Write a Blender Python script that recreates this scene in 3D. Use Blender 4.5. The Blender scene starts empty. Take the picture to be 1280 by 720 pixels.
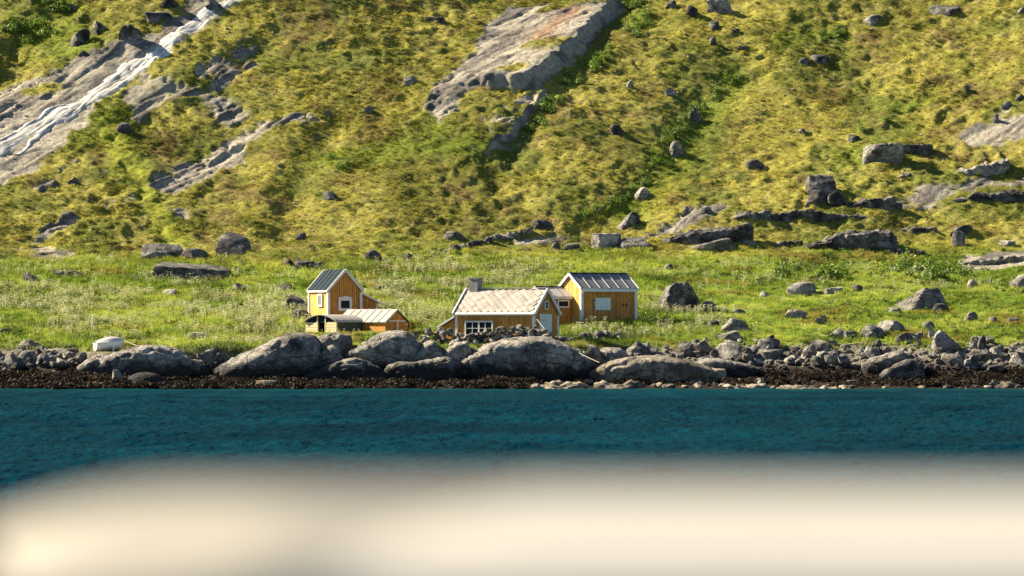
import bpy, bmesh, math, random, time
import numpy as np
from mathutils import Matrix, Vector
T0 = time.time()
C = bpy.context.scene.collection
SC = bpy.context.scene
R = math.radians

# ------------------------------------------------------------------ camera
F = 5333.33            # focal length in photograph pixels (150 mm on a 36 mm sensor, 1280 wide)
HY, EYE = 417.0, 4.0   # horizon row in the photograph, eye height above the water
cd = bpy.data.cameras.new('camera')
cd.lens = 150; cd.sensor_width = 36; cd.clip_start = 0.5; cd.clip_end = 6000
cd.shift_y = (HY - 360) / 1280
cd.dof.use_dof = True; cd.dof.focus_distance = 335; cd.dof.aperture_fstop = 2.5
cam = bpy.data.objects.new('camera', cd); C.objects.link(cam)
cam.location = (0, 0, EYE); cam.rotation_euler = (R(90), 0, 0)
SC.camera = cam

# ------------------------------------------------------------------ world, sun, exposure
SUN_AZ, SUN_EL = 22.0, 34.0      # degrees behind the left-hand direction, elevation
sdir = Vector((-math.cos(R(SUN_AZ)) * math.cos(R(SUN_EL)), math.sin(R(SUN_AZ)) * math.cos(R(SUN_EL)), math.sin(R(SUN_EL))))
w = bpy.data.worlds.new('World'); SC.world = w; w.use_nodes = True
nt = w.node_tree; bg = nt.nodes['Background']
sky = nt.nodes.new('ShaderNodeTexSky'); sky.sky_type = 'NISHITA'; sky.sun_disc = False
sky.sun_elevation = R(SUN_EL); sky.sun_rotation = math.atan2(sdir.x, sdir.y)
sky.air_density = 0.6; sky.dust_density = 0.2; sky.ozone_density = 2.0
nt.links.new(sky.outputs[0], bg.inputs[0]); bg.inputs[1].default_value = 0.05
sl = bpy.data.lights.new('sun', 'SUN'); sl.energy = 5.0; sl.angle = R(0.5); sl.color = (1.0, 0.87, 0.66)
so = bpy.data.objects.new('sun', sl); C.objects.link(so)
so.rotation_euler = sdir.to_track_quat('Z', 'Y').to_euler()
SC.view_settings.view_transform = 'Standard'; SC.view_settings.look = 'None'
SC.view_settings.gamma = 1; SC.view_settings.exposure = 1.82

# ------------------------------------------------------------------ noise
rs = np.random.RandomState(7)
TAB = rs.rand(256, 256).astype(np.float32)
TAB3 = rs.rand(32, 32, 32).astype(np.float32)
def vnoise(x, y):
    xi = np.floor(x).astype(np.int32); yi = np.floor(y).astype(np.int32)
    fx = (x - xi).astype(np.float32); fy = (y - yi).astype(np.float32)
    fx = fx*fx*fx*(fx*(fx*6-15)+10); fy = fy*fy*fy*(fy*(fy*6-15)+10)
    x0 = xi & 255; x1 = (xi+1) & 255; y0 = yi & 255; y1 = (yi+1) & 255
    a = TAB[y0, x0]; b = TAB[y0, x1]; c = TAB[y1, x0]; d = TAB[y1, x1]
    return (a+(b-a)*fx) + ((c+(d-c)*fx) - (a+(b-a)*fx))*fy
def fbm(x, y, wl, octv=4, gain=.5, seed=0):
    s = 0; a = 1; t = 0
    for o in range(octv):
        k = 2.03**o/wl; ang = .7*o+seed
        cx, sx = math.cos(ang), math.sin(ang)
        s = s + a*vnoise((x*cx-y*sx)*k+37.3*seed+11*o, (x*sx+y*cx)*k+17.7*seed-5*o); t += a; a *= gain
    return s/t
def n3(p, k, seed=0):
    q = p*k + np.array([3.1, 7.7, 1.3])*(seed % 97 + 1)
    i = np.floor(q).astype(np.int32); f = q-i; f = f*f*(3-2*f); i &= 31; j = (i+1) & 31
    g = lambda a, b, c: TAB3[a, b, c]
    x0, y0, z0 = i.T; x1, y1, z1 = j.T; fx, fy, fz = f.T
    c00 = g(x0,y0,z0)*(1-fx)+g(x1,y0,z0)*fx; c10 = g(x0,y1,z0)*(1-fx)+g(x1,y1,z0)*fx
    c01 = g(x0,y0,z1)*(1-fx)+g(x1,y0,z1)*fx; c11 = g(x0,y1,z1)*(1-fx)+g(x1,y1,z1)*fx
    return (c00*(1-fy)+c10*fy)*(1-fz)+(c01*(1-fy)+c11*fy)*fz
def fbm3(p, k, octv=4, seed=0):
    s = 0; a = 1; t = 0
    for o in range(octv): s = s+a*n3(p, k*2.1**o, seed+o*5); t += a; a *= .5
    return s/t
def sstep(a, b, x):
    t = np.clip((x-a)/(b-a), 0, 1); return t*t*(3-2*t)

# ------------------------------------------------------------------ terrain base profile
YK = np.array([-60, 296, 304, 309, 312, 315, 319, 323, 328, 333, 345, 360, 374, 384, 396, 432, 480, 600, 800, 1200], float)
ZK = np.array([-6, -3, -1.1, 0, .35, .85, 2.0, 3.15, 4.0, 4.75, 6.2, 8.2, 10.2, 12.4, 18.4, 37.4, 63, 128, 225, 340], float)
YKs = np.arange(-60, 1201, .5)
ZKs = np.interp(YKs, YK, ZK)
_k = np.hanning(15); _k /= _k.sum(); ZKs = np.convolve(np.pad(ZKs, 7, 'edge'), _k, 'valid')
def px2x(px, d): return (px-640)/F*d
def H0(x, y):
    x = np.asarray(x, float); y = np.asarray(y, float)
    sh = -11*sstep(20, -50, x) * sstep(345, 372, y)      # the hill starts nearer on the left
    z = np.interp(y - sh*.55, YKs, ZKs)
    z = z + sstep(383, 410, y)*(1.0*np.sin(x*.075+y*.05+.8)+.7*np.sin(x*.13-y*.09))
    px = 640+F*x/np.maximum(y, 50)
    shelf = sstep(85, 130, px)*sstep(765, 725, px)       # level ground behind the smooth shore rocks
    zs = np.interp(y, [300, 315.5, 317.5, 323.5, 327, 333], [-2, .7, 3.05, 3.2, 3.95, 4.7])
    m = shelf*sstep(313, 316, y)*sstep(333, 329, y)
    return z*(1-m)+zs*m
def W0(px, py):
    ys = np.arange(309, 640, .1)
    xs = (px-640)/F*ys; zr = EYE+(HY-py)/F*ys
    k = np.argmax(H0(xs, ys) >= zr)
    return xs[k], ys[k]

# grid, fine where the camera looks, widening outside
fx = np.arange(-66, 66.01, .2)
ox = 66+np.cumsum(.3*1.16**np.arange(1, 44)); ox = ox[ox < 1500]
GX = np.concatenate([-ox[::-1], fx, ox])
fy = np.arange(307, 441.01, .2)
oy = 441+np.cumsum(.3*1.13**np.arange(1, 48)); oy = oy[oy < 1200]
GY = np.concatenate([[-60, 100, 250, 290, 300, 303, 305, 306.2], fy, oy])
NX, NY = len(GX), len(GY)
X, Y = np.meshgrid(GX, GY)
H = H0(X, Y)
PX = 640+F*X/np.maximum(Y, 50); PY0 = HY-F*(H-EYE)/np.maximum(Y, 50)

def poly_w(pts): return np.array([W0(a, b) for a, b in pts])
def seg_dist(x, y, pl):
    d = np.full(x.shape, 1e9)
    for (ax, ay), (bx, by) in zip(pl[:-1], pl[1:]):
        vx, vy = bx-ax, by-ay; t = np.clip(((x-ax)*vx+(y-ay)*vy)/(vx*vx+vy*vy+1e-9), 0, 1)
        d = np.minimum(d, np.hypot(x-ax-t*vx, y-ay-t*vy))
    return d
def inside(x, y, pl):
    r = np.zeros(x.shape, bool); n = len(pl)
    for i in range(n):
        ax, ay = pl[i]; bx, by = pl[(i+1) % n]
        c = ((ay > y) != (by > y)); 
        r ^= c & (x < (bx-ax)*(y-ay)/(by-ay+1e-12)+ax)
    return r
def sd_poly(pts, pad=4.0):
    """signed distance (positive inside, metres) to a ground polygon, -99 far away"""
    pl = poly_w(pts); out = np.full(X.shape, -99.0)
    i0, i1 = np.searchsorted(GY, [pl[:,1].min()-pad, pl[:,1].max()+pad]); j0, j1 = np.searchsorted(GX, [pl[:,0].min()-pad, pl[:,0].max()+pad])
    x = X[i0:i1, j0:j1]; y = Y[i0:i1, j0:j1]
    d = seg_dist(x, y, np.vstack([pl, pl[:1]])); ins = inside(x, y, pl)
    out[i0:i1, j0:j1] = np.where(ins, d, -d)
    return out
def line_dist(pts, pad=10.0):
    pl = poly_w(pts); out = np.full(X.shape, 99.0)
    i0, i1 = np.searchsorted(GY, [pl[:,1].min()-pad, pl[:,1].max()+pad]); j0, j1 = np.searchsorted(GX, [pl[:,0].min()-pad, pl[:,0].max()+pad])
    out[i0:i1, j0:j1] = seg_dist(X[i0:i1, j0:j1], Y[i0:i1, j0:j1], pl)
    return out

YF = 369+sstep(-40, 45, X)*11 + 9*(fbm(X, Y, 9, 3, seed=3)-.5)       # foot of the hill
hill = sstep(-5, 5, Y-YF)
shelf_ = sstep(85, 130, PX)*sstep(765, 725, PX)
shore = sstep(323.5, 320.5, Y+2.5*(fbm(X, Y, 5, 3, seed=9)-.5)+5.6*shelf_)
nz = fbm(X, Y, 1.6, 4, seed=2)

# bare rock on the hill
ROCKS = [
 [(252,0),(300,-4),(272,16),(232,47),(192,82),(166,107),(122,128),(106,152),(92,172),(62,197),(38,217),(-20,232),(-20,112),(30,96),(60,85),(95,70),(140,60),(180,44),(215,24)],
 [(345,36),(318,62),(285,82),(262,102),(240,104),(236,92),(262,78),(300,55)],
 [(322,62),(318,80),(292,98),(278,112),(296,122),(308,140),(300,160),(282,172),(268,160),(274,140),(258,128),(255,108),(290,78)],
 [(412,138),(392,152),(345,166),(318,182),(283,214),(242,232),(205,243),(184,226),(198,206),(250,196),(300,163),(345,147)],
 [(548,152),(532,132),(545,108),(572,82),(592,60),(600,34),(612,24),(640,8),(690,8),(672,22),(752,14),(776,6),(762,28),(736,56),(706,82),(672,108),(640,110),(605,112),(580,122),(568,138)],
 [(655,114),(680,112),(672,128),(652,142),(640,162),(622,168),(612,150),(640,134)],
 [(1190,172),(1212,160),(1250,150),(1290,134),(1310,150),(1290,172),(1262,178),(1228,176)],
 [(1112,250),(1138,238),(1166,232),(1200,226),(1240,222),(1300,214),(1300,226),(1240,232),(1190,236),(1160,246),(1128,252)],
 [(1178,328),(1195,318),(1240,316),(1290,306),(1310,318),(1290,334),(1230,332)],
 [(640,297),(700,289),(712,292),(690,300),(650,304)],
 [(800,302),(830,284),(858,270),(900,262),(906,266),(860,280),(830,296)],
 [(12,310),(40,294),(70,276),(90,262),(96,266),(70,284),(42,302),(20,314)],
 [(205,172),(150,190),(100,214),(96,206),(140,186),(190,164)] if False else [(40,232),(70,205),(96,192),(104,198),(80,216),(54,238)],
]
rock = np.zeros(X.shape)
for i, P in enumerate(ROCKS):
    s = sd_poly(P)
    br = (fbm(X*.55+Y*.3, Y*.7-X*.3, 1.6, 5, .62, seed=20+i)-.5)*1.15
    rock = np.maximum(rock, sstep(-.15, .25, s*.6+br*(2.2 if i not in (4,) else 1.0)-(0.05 if i == 4 else -.12 if i in (6, 7, 8, 10) else .22)))
scat = fbm(X, Y, 9, 5, .55, seed=31)                                   # small scattered outcrops
rock = np.maximum(rock, hill*sstep(.70, .74, scat+.05*sstep(640, 200, PX)*sstep(340, 120, PY0))*.9*sstep(330, 230, PX))
rock *= sstep(330, 335, Y)
for pts, wd in ([(672,68),(700,66)], 1.5), ([(655,66),(662,65)], .5), ([(630,100),(652,96)], .8), ([(38,112),(66,106)], 1.0):
    rock *= 1-np.exp(-(line_dist(pts, 6)/wd)**4)

# the tilted slab in the middle: rises to its right-hand edge and breaks off there
edge = [(640,112),(672,107),(706,81),(736,55),(762,27),(777,6),(782,-6)]
sdS = sd_poly([(540,150),(532,132),(545,108),(572,82),(592,60),(604,30),(640,4),(782,-6),(777,6),(762,27),(736,55),(706,81),(672,107),(640,112),(600,114),(570,138)])
de = line_dist(edge, 16)
sdS = sdS+1.6*(fbm(X, Y, 2.2, 4, .6, seed=88)-.5)
slab = np.where(sdS > 0, np.exp(-np.minimum(de, 40)/4.5)*(1.1+.9*fbm(X, Y, 5, 2, seed=89)), 0)*sstep(0, 3, sdS+ (de < 3)*5)*sstep(-.1, .9, sdS)
H = H + slab
low = [(655,114),(684,110),(668,130),(650,146),(638,166),(618,170),(606,150),(636,130)]
s2 = sd_poly(low); d2 = line_dist([(684,110),(668,130),(650,146),(638,166)], 8)
H = H + np.where(s2 > 0, np.exp(-d2/2.2)*.7, 0)
# gully right of the slab, with shrubs, and the shrub gully further right
gl = line_dist([(780,0),(745,55),(715,90),(680,120),(655,165),(640,180)], 8); H -= .55*np.exp(-(gl/2.0)**2)
gr = line_dist([(925,95),(890,118),(866,148),(840,190),(815,225),(780,262),(740,285)], 8); H -= .8*np.exp(-(gr/2.4)**2)
# waterfall bed and dry gullies
FALL = [(330,-22),(296,0),(262,16),(237,36),(205,62),(182,77),(150,101),(112,124),(76,146),(40,170),(0,204),(-40,232)]
fd = line_dist(FALL, 8); H -= .3*np.exp(-(fd/2.6)**2)
g2 = line_dist([(345,36),(300,75),(282,110),(300,150),(250,200),(195,232)], 6); H -= .35*np.exp(-(g2/1.6)**2)
# shaded hollows either side of small ridges
for pts, a, wd in ([(420,150),(398,178),(372,215),(358,270),(352,300)], .55, 2.2), ([(650,150),(630,185),(610,215)], .3, 2.0), ([(70,0),(40,35),(10,60)], 1.2, 2.4), ([(0,90),(25,75)], 1.4, 2.5):
    H += -a*np.exp(-(line_dist(pts, 9)/wd)**2)
    H += a*.8*np.exp(-(line_dist([(p[0]-26, p[1]-4) for p in pts], 9)/wd)**2)
ul = sstep(300, 120, PX)*sstep(120, 20, PY0)*hill                       # rough knolls in the upper left
# relief: hummocks on the hill, striations on rock, gentle meadow
big = fbm(X, Y, 11, 3, seed=5)-.5
hum = 1-np.abs(2*fbm(X, Y, 2.3, 3, .5, seed=6)-1)
hum2 = fbm(X*.8, Y, 1.0, 3, .55, seed=8)
veg = 1-rock
H += hill*(big*1.3 + ul*(fbm(X, Y, 6, 3, seed=12)-.5)*3.2)
H += hill*veg*((hum-.7)*.55 + (hum2-.5)*.44)*(.35+1.2*fbm(X, Y, 16, 2, seed=14))
ca, sa = math.cos(R(52)), math.sin(R(52))
U = X*ca+Y*sa; V = -X*sa+Y*ca
stri = fbm(U*.13, V, 1.0, 4, .62, seed=15)
step = np.floor(V/1.3+2.2*fbm(X, Y, 7, 2, seed=16))*.0
H += rock*hill*((stri-.5)*1.2 - .35*np.exp(-((fbm(U*.3, V, 1.6, 3, seed=17)-.5)/.03)**2) + (fbm(X, Y, .8, 3, .6, seed=18)-.5)*.2)*np.where(sdS > .5, .45, 1)*(.4+.6*sstep(2, 6, fd))*np.where(PX > 1090, .35, 1)
mead = (1-hill)*(1-shore)
H += mead*((fbm(X, Y, 4.5, 3, seed=22)-.5)*.55*sstep(333, 345, Y) + (hum2-.5)*.14)
H += mead*sstep(900, 1000, PX)*sstep(340, 350, Y)*(fbm(X, Y, 7, 2, seed=24)-.5)*1.6
H += shore*sstep(308, 311, Y)*((fbm(X, Y, 1.2, 4, .6, seed=25)-.5)*.7 + (fbm(X, Y, 9, 2, seed=26)-.5)*.5)
# pads under the houses
PADS = []
def pad(x, y, z, r0, r1):
    global H
    m = sstep(r1, r0, np.hypot(X-x, Y-y)); H = H*(1-m)+z*m
pad(-1.0, 324.5, 3.2, 4.2, 6.0); pad(8.0, 334.6, 4.72, 3.4, 5.2); pad(-13.2, 334.6, 4.8, 2.8, 4.4); pad(-11.6, 327.9, 4.02, 4.0, 5.4); pad(px2x(137, 318), 318.2, 2.66, 1.3, 2.4)

gy_, gx_ = np.gradient(H, GY, GX); steep = np.hypot(gx_, gy_)
rock = np.maximum(rock, sstep(1.0, 1.5, steep)*((de < 5) | (d2 < 4)))
def gz(x, y):
    x = np.asarray(x, float); y = np.asarray(y, float)
    j = np.clip(np.searchsorted(GX, x)-1, 0, NX-2); i = np.clip(np.searchsorted(GY, y)-1, 0, NY-2)
    tx = (x-GX[j])/(GX[j+1]-GX[j]); ty = (y-GY[i])/(GY[i+1]-GY[i])
    return (H[i,j]*(1-tx)+H[i,j+1]*tx)*(1-ty)+(H[i+1,j]*(1-tx)+H[i+1,j+1]*tx)*ty
def gsamp(A, x, y):
    j = np.clip(np.searchsorted(GX, x)-1, 0, NX-1); i = np.clip(np.searchsorted(GY, y)-1, 0, NY-1); return A[i, j]
def ground(px, py, y0=309.2):
    """ground point seen at a photograph pixel"""
    ys = np.arange(y0, 640, .1); xs = (px-640)/F*ys; zr = EYE+(HY-py)/F*ys
    k = np.argmax(gz(xs, ys) >= zr); return xs[k], ys[k], float(gz(xs[k], ys[k]))

# ------------------------------------------------------------------ ground colour (plain albedo of what grows there)
def lerp(a, b, t): return a*(1-t[..., None])+b*t[..., None]
c = lambda *v: np.array(v, float)
lush = np.zeros(X.shape)
for pts, wd in ([(140,160),(165,210),(195,255),(225,298)], 1.3), ([(400,196),(450,190),(520,182),(585,185)], 2.0), ([(540,150),(545,178),(600,180)], 1.8), ([(925,95),(866,148),(840,190),(815,225),(780,262)], 2.2), ([(975,55),(1040,42)], 1.5), ([(1120,135),(1150,128)], 1.6), ([(780,0),(800,30)], 2.0), ([(90,170),(150,150)], 2.5), ([(1060,200),(1100,184)], 2.0), ([(500,338),(640,325)], 3.0), ([(60,20),(90,60),(120,80)], 3.5):
    lush = np.maximum(lush, np.exp(-(line_dist(pts, 9)/wd)**2))
n1 = fbm(X, Y, 10, 4, .55, seed=41); n2 = fbm(X, Y, 3.2, 4, .6, seed=42); n4 = fbm(X, Y, 1.0, 3, .6, seed=43)
A = lerp(np.broadcast_to(c(.155,.152,.022), X.shape+(3,)), c(.285,.262,.048), sstep(.36, .62, n1))
A = lerp(A, c(.165,.120,.040), sstep(.56, .72, n2)*.75)
A = lerp(A, c(.115,.14,.022), sstep(.55, .68, fbm(X, Y, 6, 4, .6, seed=44))*.7)
A = lerp(A, c(.30,.26,.08), sstep(.60, .75, n4)*.6)
A = lerp(A, c(.145,.185,.016), np.clip(lush*1.1*(.4+n2), 0, 1)*.85)
track = np.exp(-(line_dist([(134,158),(150,190),(165,212),(182,236),(198,262),(214,288),(226,302)], 6)/1.25)**2)*(.55+.9*n2)
track = np.clip(track, 0, 1)
A = lerp(A, c(.25,.265,.025), track*.85)
Mw = lerp(np.broadcast_to(c(.155,.210,.030), X.shape+(3,)), c(.26,.295,.062), sstep(.4, .62, n1*.5+n2*.5))
Mw = lerp(Mw, c(.05,.085,.012), sstep(.58, .72, fbm(X, Y, 4, 3, seed=46))*.7)
Mw = lerp(Mw, c(.17,.12,.03), sstep(.62, .72, fbm(X, Y, 5, 3, seed=47))*.6)
A = lerp(Mw, A, sstep(-9, 9, Y-YF+10*(fbm(X, Y, 4, 3, seed=51)-.5)))
RK = lerp(np.broadcast_to(c(.36,.325,.25), X.shape+(3,)), c(.16,.145,.125), sstep(.42, .62, stri))
RK = lerp(RK, c(.46,.415,.32), sstep(.50, .7, fbm(X, Y, 2.4, 3, seed=48))*.6)
red = np.exp(-(line_dist([(668,62),(690,42),(720,22)], 6)/1.1)**2)
RK = lerp(RK, c(.30,.17,.10), red*.8)
A = lerp(A, RK, rock)
weedz = sstep(2.0, 1.3, H+.5*(fbm(X, Y, 2, 3, seed=49)-.5))
BR = lerp(np.broadcast_to(c(.19,.17,.14), X.shape+(3,)), c(.020,.013,.008), weedz)
BR = lerp(BR, c(.040,.021,.009), weedz*sstep(.55, .7, n2)*.8)
A = lerp(A, BR, shore)

# ------------------------------------------------------------------ materials
def new_mat(name):
    m = bpy.data.materials.new(name); m.use_nodes = True
    return m, m.node_tree, m.node_tree.nodes['Principled BSDF']
def N(t, typ, **kw):
    n = t.nodes.new(typ)
    for k, v in kw.items():
        if hasattr(n, k): setattr(n, k, v)
    return n
def noise(t, scale, detail=4, rough=.6, vec=None):
    n = t.nodes.new('ShaderNodeTexNoise'); n.inputs['Scale'].default_value = scale; n.inputs['Detail'].default_value = detail; n.inputs['Roughness'].default_value = rough
    if vec: t.links.new(vec, n.inputs['Vector'])
    return n
def ramp(t, src, stops):
    r = t.nodes.new('ShaderNodeValToRGB'); e = r.color_ramp.elements
    while len(e) < len(stops): e.new(.5)
    for el, (p, col) in zip(e, stops): el.position = p; el.color = (*col, 1) if len(col) == 3 else col
    t.links.new(src, r.inputs[0]); return r
def mixc(t, a, b, fac, mode='MIX'):
    m = t.nodes.new('ShaderNodeMix'); m.data_type = 'RGBA'; m.blend_type = mode
    for sock, v in ((m.inputs[0], fac), (m.inputs[6], a), (m.inputs[7], b)):
        if hasattr(v, 'links'): t.links.new(v, sock)
        else: sock.default_value = v if not isinstance(v, tuple) else (*v, 1)
    return m.outputs[2]
def bump(t, b, h, dist, strength=1.0):
    n = t.nodes.new('ShaderNodeBump'); n.inputs['Distance'].default_value = dist; n.inputs['Strength'].default_value = strength
    t.links.new(h, n.inputs['Height']); t.links.new(n.outputs[0], b.inputs['Normal'])

M = {}
m, t, b = new_mat('ground'); M['ground'] = m
at = N(t, 'ShaderNodeAttribute', attribute_name='albedo'); geo = N(t, 'ShaderNodeNewGeometry')
n_ = noise(t, 2.2, 8, .72, geo.outputs['Position'])
rr = ramp(t, n_.outputs[0], [(.30, (.42, .42, .42)), (.52, (1, 1, 1)), (.72, (1.55, 1.5, 1.35))])
col = mixc(t, at.outputs['Color'], rr.outputs[0], 1.0, 'MULTIPLY')
t.links.new(col, b.inputs['Base Color']); b.inputs['Roughness'].default_value = .95; b.inputs['Specular IOR Level'].default_value = .15
bump(t, b, n_.outputs[0], .35, 1.0)

def rock_mat(name, dark, mid, pale, lichen=(.30, .27, .12), lf=.35, tide_shade=False):
    m, t, b = new_mat(name); geo = N(t, 'ShaderNodeNewGeometry'); oi = N(t, 'ShaderNodeObjectInfo')
    a = noise(t, .9, 10, .68, geo.outputs['Position'])
    r = ramp(t, a.outputs[0], [(.28, dark), (.48, mid), (.70, pale)])
    bb = noise(t, 4.5, 6, .7, geo.outputs['Position'])
    r2 = ramp(t, bb.outputs[0], [(.35, (.55, .55, .57)), (.55, (1, 1, 1)), (.7, (1.35, 1.33, 1.28))])
    col = mixc(t, r.outputs[0], r2.outputs[0], 1.0, 'MULTIPLY')
    l = noise(t, 1.7, 6, .65, geo.outputs['Position']); l.inputs['Vector']
    wp = N(t, 'ShaderNodeMapping'); wp.inputs['Rotation'].default_value = (.2, -.5, .4); wp.inputs['Scale'].default_value = (.45, .45, 1.1)
    wv_ = mixc(t, geo.outputs['Position'], a.outputs['Color'], .35, 'ADD'); t.links.new(wv_, wp.inputs[0])
    vo = N(t, 'ShaderNodeTexVoronoi'); vo.feature = 'DISTANCE_TO_EDGE'; vo.inputs['Scale'].default_value = .9; t.links.new(wp.outputs[0], vo.inputs['Vector'])
    ck = ramp(t, vo.outputs[0], [(.0, (.12, .12, .12)), (.035, (1, 1, 1))]); col = mixc(t, col, ck.outputs[0], .45, 'MULTIPLY')
    sb = noise(t, .45, 5, .7, geo.outputs['Position']); sr = ramp(t, sb.outputs[0], [(.38, (.45, .45, .46)), (.56, (1.1, 1.1, 1.1))]); col = mixc(t, col, sr.outputs[0], 1.0, 'MULTIPLY')
    lm = ramp(t, l.outputs[0], [(.56, (0, 0, 0)), (.68, (lf, lf, lf))])
    col = mixc(t, col, lichen, lm.outputs[0])
    if tide_shade:  # darkens low rock: painted shade, shaped like a tidal lichen band
        sz = N(t, 'ShaderNodeSeparateXYZ'); t.links.new(geo.outputs['Position'], sz.inputs[0]); ad = N(t, 'ShaderNodeMath'); ad.operation = 'MULTIPLY_ADD'; t.links.new(l.outputs[0], ad.inputs[0]); ad.inputs[1].default_value = -2.6; t.links.new(sz.outputs[2], ad.inputs[2])
        zr_ = N(t, 'ShaderNodeMapRange'); t.links.new(ad.outputs[0], zr_.inputs[0]); zr_.inputs[1].default_value = .75; zr_.inputs[2].default_value = .1
        col = mixc(t, col, (.035, .033, .030), zr_.outputs[0])
    tone = N(t, 'ShaderNodeMapRange'); t.links.new(oi.outputs['Random'], tone.inputs[0]); tone.inputs[3].default_value = .72; tone.inputs[4].default_value = 1.25
    tc = N(t, 'ShaderNodeCombineColor')
    for k in range(3): t.links.new(tone.outputs[0], tc.inputs[k])
    col = mixc(t, col, tc.outputs[0], 1.0, 'MULTIPLY')
    t.links.new(col, b.inputs['Base Color']); b.inputs['Roughness'].default_value = .9; b.inputs['Specular IOR Level'].default_value = .25
    hh = mixc(t, a.outputs[0], bb.outputs[0], .4); hh = mixc(t, hh, ck.outputs[0], .35, 'MULTIPLY')
    bump(t, b, hh, .5, 1.0)
    M[name] = m
rock_mat('granite', (.10, .095, .083), (.27, .25, .21), (.44, .405, .335))
rock_mat('shore_granite', (.09, .085, .075), (.26, .24, .20), (.44, .405, .33), lf=.15, tide_shade=True)
rock_mat('dark_rock', (.04, .04, .039), (.11, .105, .095), (.32, .30, .26), lf=.25)  # dark stone; the low albedo also paints in the rocks' shade
rock_mat('pale_rock', (.16, .14, .10), (.28, .245, .18), (.42, .37, .28), lichen=(.45, .27, .07), lf=.45)

def plain(name, col, rough=.7, var=.25, sc=6.0, bmp=.0, metal=0.0, spec=.4):
    m, t, b = new_mat(name); tc = N(t, 'ShaderNodeTexCoord'); oi = N(t, 'ShaderNodeObjectInfo')
    mp = N(t, 'ShaderNodeMapping'); t.links.new(tc.outputs['Object'], mp.inputs[0]); mp.inputs['Scale'].default_value = (1, 1, .35)
    n_ = noise(t, sc, 6, .7, mp.outputs[0])
    r = ramp(t, n_.outputs[0], [(.3, tuple(x*(1-var) for x in col)), (.55, col), (.75, tuple(min(1, x*(1+var*.7)) for x in col))])
    tone = N(t, 'ShaderNodeMapRange'); t.links.new(oi.outputs['Random'], tone.inputs[0]); tone.inputs[3].default_value = 1-var*.5; tone.inputs[4].default_value = 1+var*.35
    cc = N(t, 'ShaderNodeCombineColor')
    for k in range(3): t.links.new(tone.outputs[0], cc.inputs[k])
    t.links.new(mixc(t, r.outputs[0], cc.outputs[0], 1.0, 'MULTIPLY'), b.inputs['Base Color'])
    b.inputs['Roughness'].default_value = rough; b.inputs['Metallic'].default_value = metal; b.inputs['Specular IOR Level'].default_value = spec
    if bmp: bump(t, b, n_.outputs[0], bmp)
    M[name] = m
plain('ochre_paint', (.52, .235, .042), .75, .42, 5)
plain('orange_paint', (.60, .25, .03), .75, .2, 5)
plain('sunlit_ochre', (.66, .37, .085), .75, .35, 5)  # the ochre with sunlight painted in, for sun-facing walls
plain('cream_siding', (.62, .52, .28), .75, .15, 5)
plain('green_board', (.06, .075, .05), .8, .3, 5)
plain('white_paint', (.66, .65, .61), .6, .12, 4)
plain('door_paint', (.62, .70, .66), .6, .15, 4)
plain('blue_roof', (.004, .018, .030), .75, .4, 3, 0, 0, .1)
plain('grey_roof', (.20, .20, .195), .6, .25, 3)
plain('pale_roof', (.42, .40, .37), .65, .2, 3)
plain('shed_roof', (.34, .31, .27), .75, .3, 3)
plain('slate', (.36, .32, .265), .8, .55, 2.5)
plain('seam', (.45, .42, .36), .6, .15, 3)
plain('concrete', (.22, .22, .20), .9, .35, 5)
plain('dark_gap', (.015, .015, .013), .9, .2)
plain('glass', (.008, .013, .015), .35, .2, 3, 0, 0, .08)
plain('boat_paint', (.80, .77, .70), .5, .2, 4)
plain('boat_cover', (.60, .58, .53), .8, .25, 3)
plain('weathered_wood', (.45, .40, .32), .85, .25, 6)
plain('rope', (.62, .56, .40), .9, .15, 9)
plain('cream_paint', (.54, .49, .39), .45, .04, 3)
plain('bright_paint', (.68, .63, .53), .4, .03, 3)
plain('seaweed', (.022, .0125, .0065), .6, .6, 3)

def leaf_mat(name, transl=.35):
    m, t, b = new_mat(name)
    at = N(t, 'ShaderNodeAttribute', attribute_name='tint'); at.attribute_type = 'INSTANCER'
    oi = N(t, 'ShaderNodeObjectInfo')
    tone = N(t, 'ShaderNodeMapRange'); t.links.new(oi.outputs['Random'], tone.inputs[0]); tone.inputs[3].default_value = .7; tone.inputs[4].default_value = 1.3
    cc = N(t, 'ShaderNodeCombineColor')
    for k in range(3): t.links.new(tone.outputs[0], cc.inputs[k])
    col = mixc(t, at.outputs['Color'], cc.outputs[0], 1.0, 'MULTIPLY')
    t.links.new(col, b.inputs['Base Color']); b.inputs['Roughness'].default_value = .7; b.inputs['Specular IOR Level'].default_value = .2
    tr = N(t, 'ShaderNodeBsdfTranslucent'); t.links.new(col, tr.inputs[0])
    mx = N(t, 'ShaderNodeMixShader'); mx.inputs[0].default_value = transl
    t.links.new(b.outputs[0], mx.inputs[1]); t.links.new(tr.outputs[0], mx.inputs[2])
    t.links.new(mx.outputs[0], t.nodes['Material Output'].inputs[0]); M[name] = m
leaf_mat('leaf')
m, t, b = new_mat('shrub_leaf'); M['shrub_leaf'] = m
geo = N(t, 'ShaderNodeNewGeometry'); n_ = noise(t, 1.5, 5, .7, geo.outputs['Position'])
r = ramp(t, n_.outputs[0], [(.3, (.05, .09, .008)), (.5, (.12, .20, .012)), (.7, (.20, .28, .02))])
t.links.new(r.outputs[0], b.inputs['Base Color']); b.inputs['Roughness'].default_value = .6
tr = N(t, 'ShaderNodeBsdfTranslucent'); t.links.new(r.outputs[0], tr.inputs[0]); mx = N(t, 'ShaderNodeMixShader'); mx.inputs[0].default_value = .35
t.links.new(b.outputs[0], mx.inputs[1]); t.links.new(tr.outputs[0], mx.inputs[2]); t.links.new(mx.outputs[0], t.nodes['Material Output'].inputs[0])

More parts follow.
